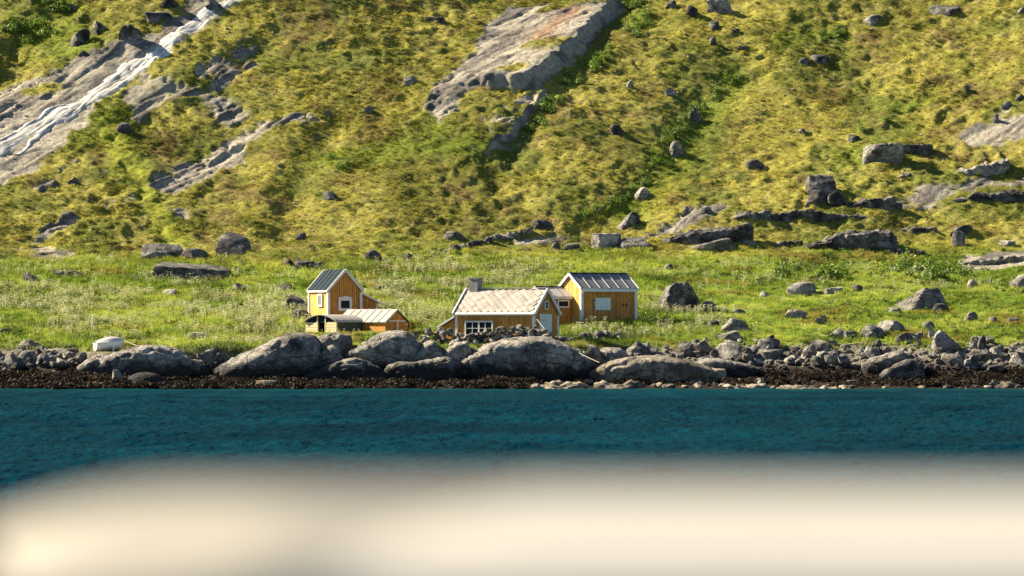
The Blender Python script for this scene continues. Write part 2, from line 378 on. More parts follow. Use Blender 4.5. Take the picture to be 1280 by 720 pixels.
m, t, b = new_mat('sea_water'); M['sea_water'] = m
geo = N(t, 'ShaderNodeNewGeometry'); mp = N(t, 'ShaderNodeMapping'); t.links.new(geo.outputs['Position'], mp.inputs[0]); mp.inputs['Scale'].default_value = (1, .8, 1)
wn = noise(t, 2.0, 3, .55, mp.outputs[0])
sx = N(t, 'ShaderNodeSeparateXYZ'); t.links.new(geo.outputs['Position'], sx.inputs[0])
shal = N(t, 'ShaderNodeMapRange'); t.links.new(sx.outputs[1], shal.inputs[0]); shal.inputs[1].default_value = 290; shal.inputs[2].default_value = 308
deep = ramp(t, noise(t, .06, 3, .5, mp.outputs[0]).outputs[0], [(.35, (.0002, .0135, .0235)), (.65, (.0004, .025, .039))])
t.links.new(mixc(t, deep.outputs[0], (.001, .034, .042), shal.outputs[0]), b.inputs['Base Color'])
b.inputs['Roughness'].default_value = .6; b.inputs['Specular IOR Level'].default_value = 0.0
gl_ = N(t, 'ShaderNodeBsdfGlossy'); gl_.inputs['Roughness'].default_value = .25
mxw = N(t, 'ShaderNodeMixShader'); mxw.inputs[0].default_value = .035; t.links.new(b.outputs[0], mxw.inputs[1]); t.links.new(gl_.outputs[0], mxw.inputs[2]); t.links.new(mxw.outputs[0], t.nodes['Material Output'].inputs[0])
bump(t, b, wn.outputs[0], .30, 1.0)
m, t, b = new_mat('fall_water'); M['fall_water'] = m
geo = N(t, 'ShaderNodeNewGeometry'); m1 = N(t, 'ShaderNodeMapping'); m1.inputs['Rotation'].default_value = (0, 0, R(-57)); t.links.new(geo.outputs['Position'], m1.inputs[0])
m2 = N(t, 'ShaderNodeMapping'); m2.inputs['Scale'].default_value = (.22, 2.2, .22); t.links.new(m1.outputs[0], m2.inputs[0])
n_ = noise(t, 1.6, 6, .65, m2.outputs[0])
r = ramp(t, n_.outputs[0], [(.36, (.20, .185, .155)), (.46, (.48, .46, .40)), (.58, (.74, .71, .63))]); t.links.new(r.outputs[0], b.inputs['Base Color']); b.inputs['Roughness'].default_value = .5
bump(t, b, n_.outputs[0], .3, 1.0)

# ------------------------------------------------------------------ object helpers
def mesh_np(name, V_, F_, smooth=True):
    me = bpy.data.meshes.new(name); V_ = np.asarray(V_, np.float32); F_ = np.asarray(F_, np.int32)
    k = F_.shape[1]; me.vertices.add(len(V_)); me.vertices.foreach_set('co', V_.ravel())
    me.loops.add(F_.size); me.loops.foreach_set('vertex_index', F_.ravel())
    me.polygons.add(len(F_)); me.polygons.foreach_set('loop_start', np.arange(0, F_.size, k, dtype=np.int32))
    me.polygons.foreach_set('use_smooth', np.full(len(F_), smooth)); me.update(calc_edges=True); me.validate(); return me
def grid_faces(ny, nx):
    i = np.arange((ny-1)*(nx-1)); r = i//(nx-1); q = i % (nx-1); a = r*nx+q
    return np.stack([a, a+1, a+nx+1, a+nx], 1)
def link(name, me, mat=None, parent=None, **props):
    o = bpy.data.objects.new(name, me); C.objects.link(o)
    if mat and len(me.materials) == 0: me.materials.append(M[mat])
    if parent: o.parent = parent
    for k, v in props.items(): o[k] = v
    return o
def thing(name, label, cat, loc=(0, 0, 0), rz=0, group=None):
    o = bpy.data.objects.new(name, None); C.objects.link(o); o.location = loc; o.rotation_euler = (0, 0, rz); o.empty_display_size = .3
    o['label'] = label; o['category'] = cat
    if group: o['group'] = group
    return o
def tag(o, label, cat, group=None):
    o['label'] = label; o['category'] = cat
    if group: o['group'] = group
    return o
def bm_obj(name, bm, mat, parent=None, smooth=False, **props):
    me = bpy.data.meshes.new(name); bm.normal_update(); bm.to_mesh(me); bm.free()
    if smooth: me.polygons.foreach_set('use_smooth', [True]*len(me.polygons))
    return link(name, me, mat, parent, **props)
def prism(bm, poly, axis_vec):
    """extrude a polygon (list of Vector) along axis_vec"""
    a = [bm.verts.new(p) for p in poly]; d = [bm.verts.new(Vector(p)+Vector(axis_vec)) for p in poly]; n = len(a)
    bm.faces.new(a[::-1]); bm.faces.new(d)
    for i in range(n): bm.faces.new([a[i], a[(i+1) % n], d[(i+1) % n], d[i]])
def box(bm, x0, x1, y0, y1, z0, z1):
    prism(bm, [(x0, y0, z0), (x1, y0, z0), (x1, y1, z0), (x0, y1, z0)], (0, 0, z1-z0))
def beam(bm, p, q, wd, hg, up=(0, 0, 1)):
    p = Vector(p); q = Vector(q); d = (q-p); u = d.normalized(); s = u.cross(Vector(up)).normalized()*wd/2; v = s.cross(u).normalized()*hg/2
    prism(bm, [p-s-v, p+s-v, p+s+v, p-s+v], d)
def tube(bm, pts, rad, n=8):
    rings = []
    for i, p in enumerate(pts):
        a = Vector(pts[max(i-1, 0)]); bq = Vector(pts[min(i+1, len(pts)-1)]); u = (bq-a).normalized()
        s = u.cross(Vector((0, 0, 1))); s = s.normalized() if s.length > 1e-4 else Vector((1, 0, 0)); v = s.cross(u)
        rr_ = rad[i] if isinstance(rad, (list, tuple)) else rad
        rings.append([bm.verts.new(Vector(p)+(s*math.cos(k*2*math.pi/n)+v*math.sin(k*2*math.pi/n))*rr_) for k in range(n)])
    for r0, r1 in zip(rings, rings[1:]):
        for k in range(n): bm.faces.new([r0[k], r0[(k+1) % n], r1[(k+1) % n], r1[k]])
    bm.faces.new(rings[0][::-1]); bm.faces.new(rings[-1])

# ------------------------------------------------------------------ the ground and the sea
Vt = np.stack([X, Y, H], -1).reshape(-1, 3)
gm = mesh_np('hillside', Vt, grid_faces(NY, NX))
ca_ = gm.color_attributes.new('albedo', 'FLOAT_COLOR', 'POINT')
ca_.data.foreach_set('color', np.concatenate([np.clip(A, 0, 1), np.ones(X.shape+(1,))], -1).astype(np.float32).ravel())
link('hillside', gm, 'ground', kind='structure')

wx = np.concatenate([-np.array([2500, 1200, 600, 300, 150, 90, 65]), np.arange(-52, 52.01, .27), np.array([65, 90, 150, 300, 600, 1200, 2500])])
wy = np.concatenate([[-2500, -900, -300, -80, 0, 30, 55, 75, 88, 96, 101], 104+np.cumsum(.20*1.0016**np.arange(0, 520))])
wy = np.concatenate([wy[wy < 311.5], [313, 318]])
WX, WY = np.meshgrid(wx, wy)
amp = sstep(-58, -50, WX)*sstep(58, 50, WX)*sstep(100, 106, WY)
amp = amp*(.35+.65*sstep(310, 302, WY))
wv = (fbm(WX*.7, WY, 2.6, 4, .62, seed=61)-.5)*.62+(1-np.abs(2*fbm(WX*.6+WY*.15, WY, 1.25, 2, .5, seed=62)-1)-.6)*.20
wv = wv*.75+(fbm(WX, WY*.8, .95, 2, .5, seed=64)-.5)*.22
wv = wv*(.6+.8*fbm(WX*.5, WY, 22, 2, seed=63))
WZ = wv*amp
link('sea', mesh_np('sea', np.stack([WX, WY, WZ], -1).reshape(-1, 3), grid_faces(len(wy), len(wx))), 'sea_water', kind='structure')

# ------------------------------------------------------------------ waterfall
def ribbon(pts, width, seed, lift=.12):
    pw = np.array([ground(a, b_)[:2] for a, b_ in pts]); seg = np.r_[0, np.cumsum(np.hypot(*np.diff(pw, axis=0).T))]
    n = int(seg[-1]/.25)+2; s = np.linspace(0, seg[-1], n); cx = np.interp(s, seg, pw[:, 0]); cy = np.interp(s, seg, pw[:, 1])
    cx += (fbm(s, s*0+seed, 1.8, 3, seed=seed)-.5)*.9; cy += (fbm(s, s*0+seed+9, 1.8, 3, seed=seed+1)-.5)*.9
    tx = np.gradient(cx); ty = np.gradient(cy); L = np.hypot(tx, ty); nx_, ny_ = -ty/L, tx/L
    wd = np.interp(s, seg, np.interp(np.linspace(0, 1, len(seg)), np.linspace(0, 1, len(width)), width))*(.45+1.1*fbm(s, s*0+seed, 1.5, 4, .6, seed=seed+3))
    k = 9; out = []
    for q in np.linspace(-1, 1, k):
        x = cx+nx_*wd*q; y = cy+ny_*wd*q
        out.append(np.stack([x, y, gz(x, y)+lift*(1-q*q)*1.6-.06+.05*(fbm(x, y, .5, 3, seed=77)-.5)], 1))
    V_ = np.stack(out, 1).reshape(-1, 3); return V_, grid_faces(n, k)
parts = [ribbon([(318,-14),(296,0),(262,16),(237,36),(205,62),(182,77)], [.8, .8, .8, 1.1, .95], 3),
         ribbon([(184,75),(160,85),(128,106),(112,122),(76,142),(30,168),(-30,206)], [.75, .6, .65, .7, .85, 1.0], 5),
         ribbon([(200,68),(182,80),(166,96),(140,112),(105,128),(80,150),(45,166)], [.45, .5, .45, .5, .45, .35], 8),
         ribbon([(96,138),(70,152),(38,178),(20,196)], [.2, .3, .35, .25], 11),
         ribbon([(110,124),(60,140),(0,176),(-30,190)], [.15, .25, .25, .25], 14)]
Vs, Fs, off = [], [], 0
for v_, f_ in parts: Vs.append(v_); Fs.append(f_+off); off += len(v_)
link('waterfall', mesh_np('waterfall', np.vstack(Vs), np.vstack(Fs)), 'fall_water', kind='structure')
print('terrain', time.time()-T0)
# ------------------------------------------------------------------ rocks
_ico = {}
def ico(sub):
    if sub not in _ico:
        bm = bmesh.new(); bmesh.ops.create_icosphere(bm, subdivisions=sub, radius=1); bm.verts.ensure_lookup_table()
        _ico[sub] = (np.array([v.co[:] for v in bm.verts]), np.array([[v.index for v in f.verts] for f in bm.faces])); bm.free()
    return _ico[sub]
def rock_mesh(name, sub, seed, cuts=9, rough=.10, planes=(), lo=.38, hi=.80, flat=-.36):
    """faceted boulder: a sphere cut by planes, then weathered; unit footprint, unit height"""
    v, f = ico(sub); rg = np.random.RandomState(seed); v = v.copy()
    r = np.ones(len(v)); nrm = rg.normal(size=(cuts, 3)); nrm /= np.linalg.norm(nrm, axis=1)[:, None]; off = rg.uniform(lo, hi, cuts)
    for (n_, o_) in list(zip(nrm, off))+[(np.array(a)/np.linalg.norm(a), o_) for a, o_ in planes]:
        d = v@n_; r = np.where(d > .05, np.minimum(r, o_/np.maximum(d, .05)), r)
    p = v*r[:, None]
    p *= (1+rough*2*(fbm3(v, 1.6, 4, seed)-.5)+rough*.9*(fbm3(v, 5.0, 3, seed+3)-.5))[:, None]
    p[:, 2] = np.maximum(p[:, 2], flat)
    mn, mx_ = p.min(0), p.max(0); p = (p-mn)/(mx_-mn); p[:, :2] -= .5
    me = mesh_np(name, p, f, True); me.set_sharp_from_angle(angle=R(38)) if sub >= 3 else me.polygons.foreach_set('use_smooth', [False]*len(f)); return me
def place_rock(x0, x1, yt, yb, label, seed, mat='granite', cat='boulder', name='boulder', depth=1.0, planes=(), cuts=9, rough=.10, group=None, d=None, sub=None, base=None):
    cx = (x0+x1)/2; gx, gy, gzv = ground(cx, yb)
    if d: gx, gy, gzv = px2x(cx, d), d, EYE+(HY-yb)/F*d
    if base is not None: gzv = base
    k = gy/F; wd = (x1-x0)*k*1.04; ht = (yb-yt)*k
    if sub is None: sub = 4 if wd > 2.6 else 3 if wd > .9 else 2
    me = rock_mesh(name, sub, seed, cuts, rough, planes)
    dp = max(wd, ht)*depth*.8
    o = link(name, me, mat); o.location = (gx, gy+dp*.42, gzv-ht*.22); o.scale = (wd, dp, ht*1.22)
    tag(o, label, cat, group); return o
def profile_rock(name, crest, base, d, depth, label, seed, mat='shore_granite', p=.5, amp=.35, group=None, cat='rock', skew=.0, res=.22, crack=.0, oh=.0, crag=.0):
    """long low rock whose skyline follows a crest line; a true closed body of the given depth"""
    pts = np.array(crest, float); x = px2x(pts[:, 0], d); zc = EYE+(HY-pts[:, 1])/F*(d+depth*.45)
    nu = max(8, int((x[-1]-x[0])/res)); nv = 40; xs = np.linspace(x[0], x[-1], nu)
    zt = np.interp(xs, x, zc); k_ = np.hanning(max(3, nu//12*2+1)); zt = np.convolve(np.pad(zt, len(k_)//2, 'edge'), k_/k_.sum(), 'valid')[:nu]
    zb = EYE+(HY-base)/F*d-.5
    u = np.linspace(0, 1, nu); wdt = np.clip(4*u*(1-u), 0, 1)**.45*.5+.06
    t_ = np.linspace(0, math.pi, nv); XS, TT = np.meshgrid(xs, t_, indexing='ij')
    hh = np.maximum(zt-zb, .1)[:, None]*np.clip(wdt*6, 0, 1)[:, None]
    YY = d+depth*.5 - np.sign(np.cos(TT))*np.abs(np.cos(TT))**.85*depth*wdt[:, None]+skew*np.sin(TT)*depth
    YY = YY+oh*wdt[:, None]*2*np.where(TT < 1.57, np.clip(1-np.sin(TT)*1.25, -.1, 1), 0)
    ZZ = zb+hh*np.sin(TT)**p
    P = np.stack([XS, YY, ZZ], -1).reshape(-1, 3)
    q = P*np.array([1, 1, 1.4])
    a = (fbm3(q, .42, 5, seed)-.5)*amp*1.7
    ang = P@np.array([.5, .25, -.8]); st = fbm3(np.stack([P[:, 0]*.35, P[:, 1]*.35, ang*1.3], 1), 1.0, 4, seed+7)-.5
    a += st*amp*.8 - crack*np.exp(-((fbm3(q, .5, 2, seed+11)-.5)/.02)**2)
    a += crag*((np.abs(2*fbm3(q, 1.1, 3, seed+21)-1)-.25)*1.2 + (np.floor(fbm3(q*np.array([.6, .6, 1.6]), 1.2, 2, seed+31)*7)/7-.5)*.9)
    ctr = np.stack([XS*.85+.15*XS.mean(), np.full(XS.shape, d+depth*.5), zb+hh*.3*np.ones_like(TT)], -1).reshape(-1, 3)
    dirv = P-ctr; dirv /= np.linalg.norm(dirv, axis=1)[:, None]+1e-6; P = P+dirv*a[:, None]
    me = mesh_np(name, P, grid_faces(nu, nv)); o = link(name, me, mat); me.flip_normals()
    bm = bmesh.new(); bm.from_mesh(me); bmesh.ops.holes_fill(bm, edges=[e for e in bm.edges if e.is_boundary]); bmesh.ops.recalc_face_normals(bm, faces=bm.faces); bm.to_mesh(me); bm.free()
    tag(o, label, cat, group); return o

LIT = [((-1, .15, .35), .62), ((.75, -.75, .15), .60)]                     # pale left flank, broad right-hand face
TALL = [((-1, -.2, .1), .5), ((.9, -.6, .1), .5)]
FLATT = [((0, -.1, 1), .45)]
hill_rocks = [
 (832,846,0,10,'small dark boulder cut by the top edge just left of a wide block',LIT), (855,876,7,22,'pale boulder with a dark right side left of the wide block at the top edge',LIT),
 (884,919,-3,18,'wide flat-topped block at the top edge right of centre',FLATT), (886,901,25,39,'pointed dark boulder under the wide block at the top edge',TALL),
 (886,896,45,57,'little leaning stone under the pointed dark boulder',TALL), (914,927,35,41,'flat little stone right of the pointed dark boulder',FLATT),
 (922,937,57,64,'low pale stone alone in the grass below the pointed dark boulder',FLATT), (782,792,100,110,'small pale stone alone in the grass right of the gully shadow',LIT),
 (831,845,109,120,'pale round stone above the shrub gully',LIT), (762,784,155,169,'dark dome-shaped boulder midway down the slope left of the shrub gully',LIT),
 (861,876,134,153,'grey boulder half hidden among green shrubs at the top of the gully',LIT), (836,856,176,197,'upright pale boulder at the edge of the green shrub gully',TALL),
 (932,956,198,212,'pale stone with a dark right side alone in yellow grass right of the gully',LIT), (790,816,233,250,'grey boulder among the lowest shrubs of the gully',LIT),
 (767,802,264,285,'sloping wedge-shaped boulder with a dark right face below the gully',[((-1,0,.9),.45),((.8,-.6,.1),.5)]), (661,691,274,288,'speckled low boulder at the foot of the slope above the middle cabins',FLATT),
 (740,777,291,311,'square block with a white left edge at the foot of the slope',[((-1,0,.1),.5),((.2,-1,.05),.5),((0,0,1),.5)]), (772,820,296,310,'low dark rock touching the square white-edged block',FLATT),
 (861,921,297,314,'smooth rounded grey boulder in front of the long ledge',[((-.6,0,.9),.7)]), (689,701,303,311,'small upright stone left of the square white-edged block',TALL), (705,725,304,313,'low speckled stone left of the square white-edged block',FLATT),
 (926,944,301,309,'small low stone in grass right of the smooth rounded boulder',FLATT), (876,891,257,267,'pale stone at the left end of the narrow upper ledge',LIT),
 (1075,1109,17,32,'pale dome-shaped boulder near the top right',LIT), (1159,1208,2,20,'long pale block with a dark right end at the top right',[((0,-.4,1),.5),((1,-.3,.1),.6)]),
 (997,1012,72,80,'smaller dark boulder of a pair lying side by side on the right slope',LIT), (1014,1036,68,80,'larger dark boulder of a pair lying side by side on the right slope',FLATT),
 (1239,1250,142,155,'small dark upright stone standing on the pale bare slab at the right edge',TALL), (1251,1267,126,137,'dark boulder above the pale bare slab at the right edge',LIT), (1270,1282,117,126,'dark stone cut by the right edge above the pale slab',LIT),
 (997,1008,160,168,'small pale round stone in grass left of the overhanging slab',LIT), (1060,1076,168,178,'dark stone above the overhanging slab',LIT), (1204,1213,106,113,'tiny pale stone high on the right slope',LIT),
 (1272,1284,9,17,'pale stone cut by the right edge near the top corner',LIT),
 (1008,1050,218,244,'big square dark boulder perched on cracked rock on the right slope',[((-1,-.1,.1),.55),((.3,-1,0),.5),((0,0,1),.5),((1,0,.2),.6)]),
 (1006,1036,237,256,'pale cracked rock under the big square perched boulder',LIT), (1034,1062,238,258,'dark leaning slab against the foot of the big square perched boulder',[((.8,-.3,.7),.4)]),
 (1080,1130,178,204,'left piece of the overhanging grey slab with grass on top',[((0,0,1),.4),((-.2,-1,-.2),.5)]), (1126,1167,180,195,'right piece of the overhanging grey slab with a dark tip',[((0,0,1),.4),((-.2,-1,-.2),.5)]),
 (1190,1207,289,309,'pale tilted stone under a dark one on the lower right slope',TALL), (1188,1218,281,297,'dark leaning boulder on top of a pale tilted stone on the lower right slope',LIT), (1250,1270,300,309,'flat blue-grey stone on the lower right slope',FLATT),
 (174,227,304,325,'blocky speckled boulder at the left foot of the slope',[((0,0,1),.5),((-1,0,.1),.6),((.1,-1,0),.5)]), (226,262,310,325,'rough low rock touching the right end of the blocky speckled boulder',LIT), (265,319,290,321,'large dark craggy boulder at the left foot of the slope',[((-1,0,.15),.6),((.9,-.3,.4),.6)]),
 (82,98,221,231,'dark stone alone in yellow grass on the left slope',LIT), (124,139,213,218,'thin flat stone left of the bright green track',FLATT), (144,165,153,168,'dark boulder at the top of the bright green track',LIT),
 (86,111,34,58,'dark split boulder in the green knolls left of the waterfall',TALL), (112,139,26,43,'speckled wide boulder in the green knolls left of the waterfall',LIT), (147,176,30,52,'boulder with a deep dark right side just left of the waterfall',LIT),
 (97,109,63,71,'small pale stone under the dark split boulder left of the waterfall',LIT), (179,213,14,29,'long dark craggy rock beside the upper waterfall',FLATT), (81,100,5,17,'brownish boulder near the top left corner',LIT), (200,223,-2,10,'dark craggy rock cut by the top edge left of the waterfall',LIT), (257,281,-2,13,'dark boulder standing in the waterfall at the top edge',LIT),
 (404,422,239,250,'grey stone in a dark hollow on the middle slope',LIT), (367,384,290,301,'dark pointed stone above the left house',TALL), (454,476,312,324,'dark sloping stone above and right of the left house',LIT), (502,515,316,325,'pale and dark stone above the grass between the houses',LIT),
 (552,580,289,300,'pale round-backed boulder at the end of the ruined stone wall',LIT), (530,556,20,28,'flat dark rock alone high on the middle slope',FLATT), (502,521,95,107,'lichen-spotted stone in bright grass left of the big bare slab',LIT), (454,466,133,143,'small white stone below and left of the big bare slab',LIT),
 (352,372,323,336,'pale rough stone left of a dark heap behind the left house',LIT), (368,392,326,336,'dark flat stone in the heap behind the left house',FLATT),
]
for i, (a, b_, c_, e, lab, pl) in enumerate(hill_rocks):
    place_rock(a, b_, c_, e, lab, 100+i, 'dark_rock' if 'dark' in lab or 'speckled' in lab else 'granite', planes=pl, cuts=6, rough=.12)
meadow_rocks = [
 (187,285,327,351,'big long sloping rock in the left meadow','dark_rock',[((.15,-.2,1),.45),((-1,0,.3),.8),((.2,-1,.1),.5)]), (252,285,338,350,'small rounded rock in front of the right end of the big long sloping rock','granite',[]),
 (57,101,337,347,'row of flat grey rock at the left edge of the meadow','dark_rock',FLATT), (24,49,340,356,'rough heap-like stone at the upper left edge of the meadow','granite',LIT), (201,220,361,370,'pale low stone alone in the left meadow','granite',FLATT),
 (285,311,354,367,'brown and grey stone in grass left of the left house','granite',LIT), (-6,13,410,419,'dark stone cut by the left edge above the shore','dark_rock',LIT), (19,50,425,438,'grey stone with smaller ones above the left shore','granite',LIT),
 (235,258,415,425,'flat pale rock in flowers right of the boat','granite',FLATT), (347,368,354,366,'dark pointed stone just left of the left house roof','dark_rock',TALL), (350,382,368,387,'grey sloping boulder beside the sunlit wall of the left house','granite',LIT), (361,386,386,402,'dark blue-grey boulder at the corner of the left house','dark_rock',LIT),
 (472,491,356,363,'dark flat stone in flowers right of the left house','dark_rock',FLATT), (816,880,352,390,'very large boulder with a pale left face right of the right house','dark_rock',[((-1,-.15,.45),.42),((.62,-.85,-.10),.42),((.9,.2,.5),.75),((-.1,0,1),.75)]),
 (873,896,376,389,'dark stone leaning on the right side of the very large boulder','dark_rock',LIT), (830,841,329,337,'small grey stone in the grass above the very large boulder','granite',LIT), (949,962,364,372,'blue-grey stone in the grass right of the very large boulder','granite',LIT),
 (885,902,400,409,'dark flat stone at the top of the right shore','dark_rock',FLATT), (901,936,398,416,'square grey and dark boulder at the top of the right shore','granite',[((-1,-.2,.05),.5),((.4,-1,.1),.5)]), (914,932,386,395,'small stone above the square boulder of the right shore','granite',LIT),
 (984,1022,352,370,'boulder with a pale top in the middle of the right meadow','granite',LIT), (1065,1079,355,366,'small pointed stone in the right meadow','granite',TALL), (1112,1188,359,389,'great wedge boulder with a pale left flank in the right meadow','granite',[((-.8,-.35,.75),.42),((.75,-.65,.4),.5)]),
 (1163,1186,379,391,'dark stone at the right foot of the great wedge boulder','dark_rock',LIT), (1030,1054,359,367,'low brownish stone between two boulders of the right meadow','granite',FLATT), (1110,1129,384,393,'flat grey stone left of the foot of the great wedge boulder','granite',FLATT), (980,1010,387,400,'cracked grey stone in the lower right meadow','granite',LIT),
 (1017,1034,393,405,'pale round stone right of a cracked grey one in the lower right meadow','pale_rock',LIT), (1072,1109,405,424,'dark angular block in the row above the right shore','dark_rock',LIT), (1094,1132,400,416,'pale jagged stone on the row above the right shore','granite',LIT), (1036,1056,409,422,'pale and dark split stone above the right shore','granite',LIT), (1055,1072,413,423,'dark low stone left of the dark angular block','dark_rock',FLATT),
 (1154,1169,401,412,'round pale stone in grass right of the jagged row','granite',[]), (1203,1223,389,403,'half dark stone in the far right meadow','granite',LIT), (1235,1249,396,404,'grey stone in the far right meadow','granite',LIT), (1260,1274,397,404,'dark flat stone in the far right meadow','dark_rock',FLATT), (1207,1223,349,361,'pale brown stone under the bright slabs at the far right','pale_rock',LIT), (1262,1292,342,361,'grey ledge of rock cut by the right edge of the picture','granite',[((-.5,-.2,.9),.5)]),
 (1034,1047,424,433,'dark stone between grass and shore right of centre','dark_rock',LIT), (1119,1153,416,430,'rounded dark boulder at the top of the right shore','dark_rock',LIT), (1160,1172,410,424,'pointed pale stone in front of the far right boulders','granite',TALL), (1166,1203,413,441,'large boulder with a striped dark face in the right shore pile','granite',LIT), (1222,1234,420,438,'upright dark stone alone in grass at the far right','dark_rock',TALL),
]
for i, (a, b_, c_, e, lab, mt, pl) in enumerate(meadow_rocks):
    place_rock(a, b_, c_, e, lab, 300+i, mt, planes=pl, cuts=6 if len(pl) < 3 else 3, rough=.09)

# ledges on the lower right slope
for i, (cr, base, dp, lab) in enumerate([
 ([(820,306),(835,297),(850,289),(880,281),(930,275),(945,279)], 306, 4, 'long grey ledge with a dark front rising to the right above the smooth boulder'),
 ([(925,284),(960,267),(990,258),(1010,257),(1040,262),(1075,267),(1098,273)], 277, 4, 'long low blue-grey ledge below the perched boulder'),
 ([(1062,258),(1075,246),(1095,242),(1115,245),(1130,256)], 262, 3, 'dark hump of cracked rock right of the perched boulder'),
 ([(990,316),(1010,304),(1040,292),(1065,284),(1095,280),(1118,282),(1126,294)], 312, 4, 'cracked dark ledge climbing to the right in the lower right slope'),
 ([(1118,291),(1130,282),(1150,281),(1170,283),(1186,288)], 292, 2.5, 'short thin ledge right of the cracked dark ledge'),
 ([(1088,320),(1100,310),(1120,308),(1140,308),(1160,314),(1172,319)], 320, 2.5, 'flat broken ledge at the top of the right meadow'),
 ([(1180,255),(1200,246),(1220,239),(1250,236),(1290,237)], 254, 3, 'dark ledge with a sunlit rim cut by the right edge'),
 ([(1184,222),(1205,210),(1225,203),(1245,197),(1266,191)], 220, 2.5, 'broken pale ledge climbing to the right edge'),
 ([(952,310),(965,303),(985,298),(1006,296)], 309, 2, 'small dark ledge at the left of the cracked dark ledge'),
 ([(900,278),(925,266),(950,259),(966,258)], 276, 2, 'narrow upper ledge with brown streaks above the long grey ledge'),
 ([(1100,228),(1118,219),(1140,217),(1150,222)], 224, 2, 'low dark stone sill under the overhanging slab'),
 ([(1195,330),(1215,322),(1250,318),(1290,313)], 332, 4, 'bright bare slab in strips at the right edge above the meadow')]):
    cr = [(a, b_+(base-b_)*.2) for a, b_ in cr]
    gx, gy, _ = ground((cr[0][0]+cr[-1][0])/2, base)
    profile_rock('rock_ledge', cr, base-1, gy, max(1.2, 2.0*(base-min(c_[1] for c_ in cr))/F*gy), lab, 500+i, 'granite' if 'bright' in lab or 'pale' in lab else 'dark_rock', p=.28, oh=.35, amp=.3, cat='ledge', res=.13, crag=.55)

# smooth rocks of the shore
for i, (cr, base, d, dp, lab, mt, p, am) in enumerate([
 ([(90,460),(105,448),(120,443),(140,439),(160,434),(175,430),(190,431),(205,433),(220,437),(232,443),(248,452),(262,462)], 468, 313.5, 5, 'long smooth whaleback rock under the white boat','shore_granite',.42,.28),
 ([(258,466),(275,455),(290,447),(310,440),(325,431),(345,420),(358,416),(380,416),(392,420),(400,434),(408,456)], 472, 313.2, 6.5, 'highest smooth grey rock left of the sheds\' foot','shore_granite',.5,.32),
 ([(388,424),(400,418),(420,416),(434,417),(441,428)], 446, 315.5, 3.5, 'small flat-topped rock directly under the arched shed','shore_granite',.4,.3),
 ([(394,450),(402,438),(415,432),(424,436),(430,450)], 456, 314.2, 2.5, 'rounded lump wedged between two big smooth rocks','shore_granite',.5,.25),
 ([(420,448),(432,438),(450,428),(465,421),(480,416),(510,416),(520,424),(528,436),(532,450)], 456, 314.2, 5.5, 'broad pale rock ledge under the orange shed','shore_granite',.38,.35),
 ([(518,450),(530,430),(542,427),(552,436),(556,450)], 454, 314.5, 3, 'cracked rock right of the broad pale ledge','shore_granite',.45,.35),
 ([(545,450),(556,438),(570,428),(584,427),(590,438),(592,450)], 454, 315, 3.2, 'sloping rock left of the great dark whaleback','shore_granite',.45,.35),
 ([(366,474),(390,463),(410,455),(430,449),(450,447),(470,454),(488,472)], 477, 312.4, 3.5, 'low dark rock tier below the broad pale ledge','shore_granite',.5,.32),
 ([(476,468),(484,455),(500,450),(530,449),(550,446),(566,449),(572,462)], 475, 312.4, 3.5, 'shadowed lower rock wall left of the great dark whaleback','shore_granite',.4,.35),
 ([(552,470),(562,461),(580,446),(600,434),(620,426),(650,421),(680,421),(700,426),(716,432),(732,443),(752,460)], 472, 313, 7.5, 'great whaleback rock with a dark overhanging front below the middle cabin','shore_granite',.33,.25),
 ([(250,470),(300,456),(360,452),(430,450),(500,452),(560,455),(620,460),(680,466)], 474, 314.6, 3, 'long low base of dark rock running under the smooth shore rocks','dark_rock',.45,.35),
 ([(736,470),(748,460),(760,454),(775,448),(790,445),(810,443),(830,445),(850,448),(870,453),(890,458),(910,464)], 474, 312, 5, 'low pale whaleback rock with an orange lichen streak','pale_rock',.5,.2),
 ([(860,458),(872,450),(885,446),(905,448),(925,452),(945,457),(962,462)], 464, 314.5, 4, 'long flat dark rock right of the low pale whaleback','shore_granite',.5,.2),
 ([(1078,456),(1090,448),(1115,440),(1130,435),(1140,438),(1147,448),(1152,460)], 464, 314, 4, 'long tilted slab lying on the right shore pile','shore_granite',.4,.28),
 ([(1100,464),(1118,456),(1138,450),(1152,455),(1158,464)], 467, 313, 2.5, 'second dark slab under the long tilted slab','dark_rock',.45,.28)]):
    profile_rock('shore_rock', cr, base, d, dp, lab, 700+i, mt, p, am*1.25, crack=.2, oh=dp*.14, crag=.13, res=.13)

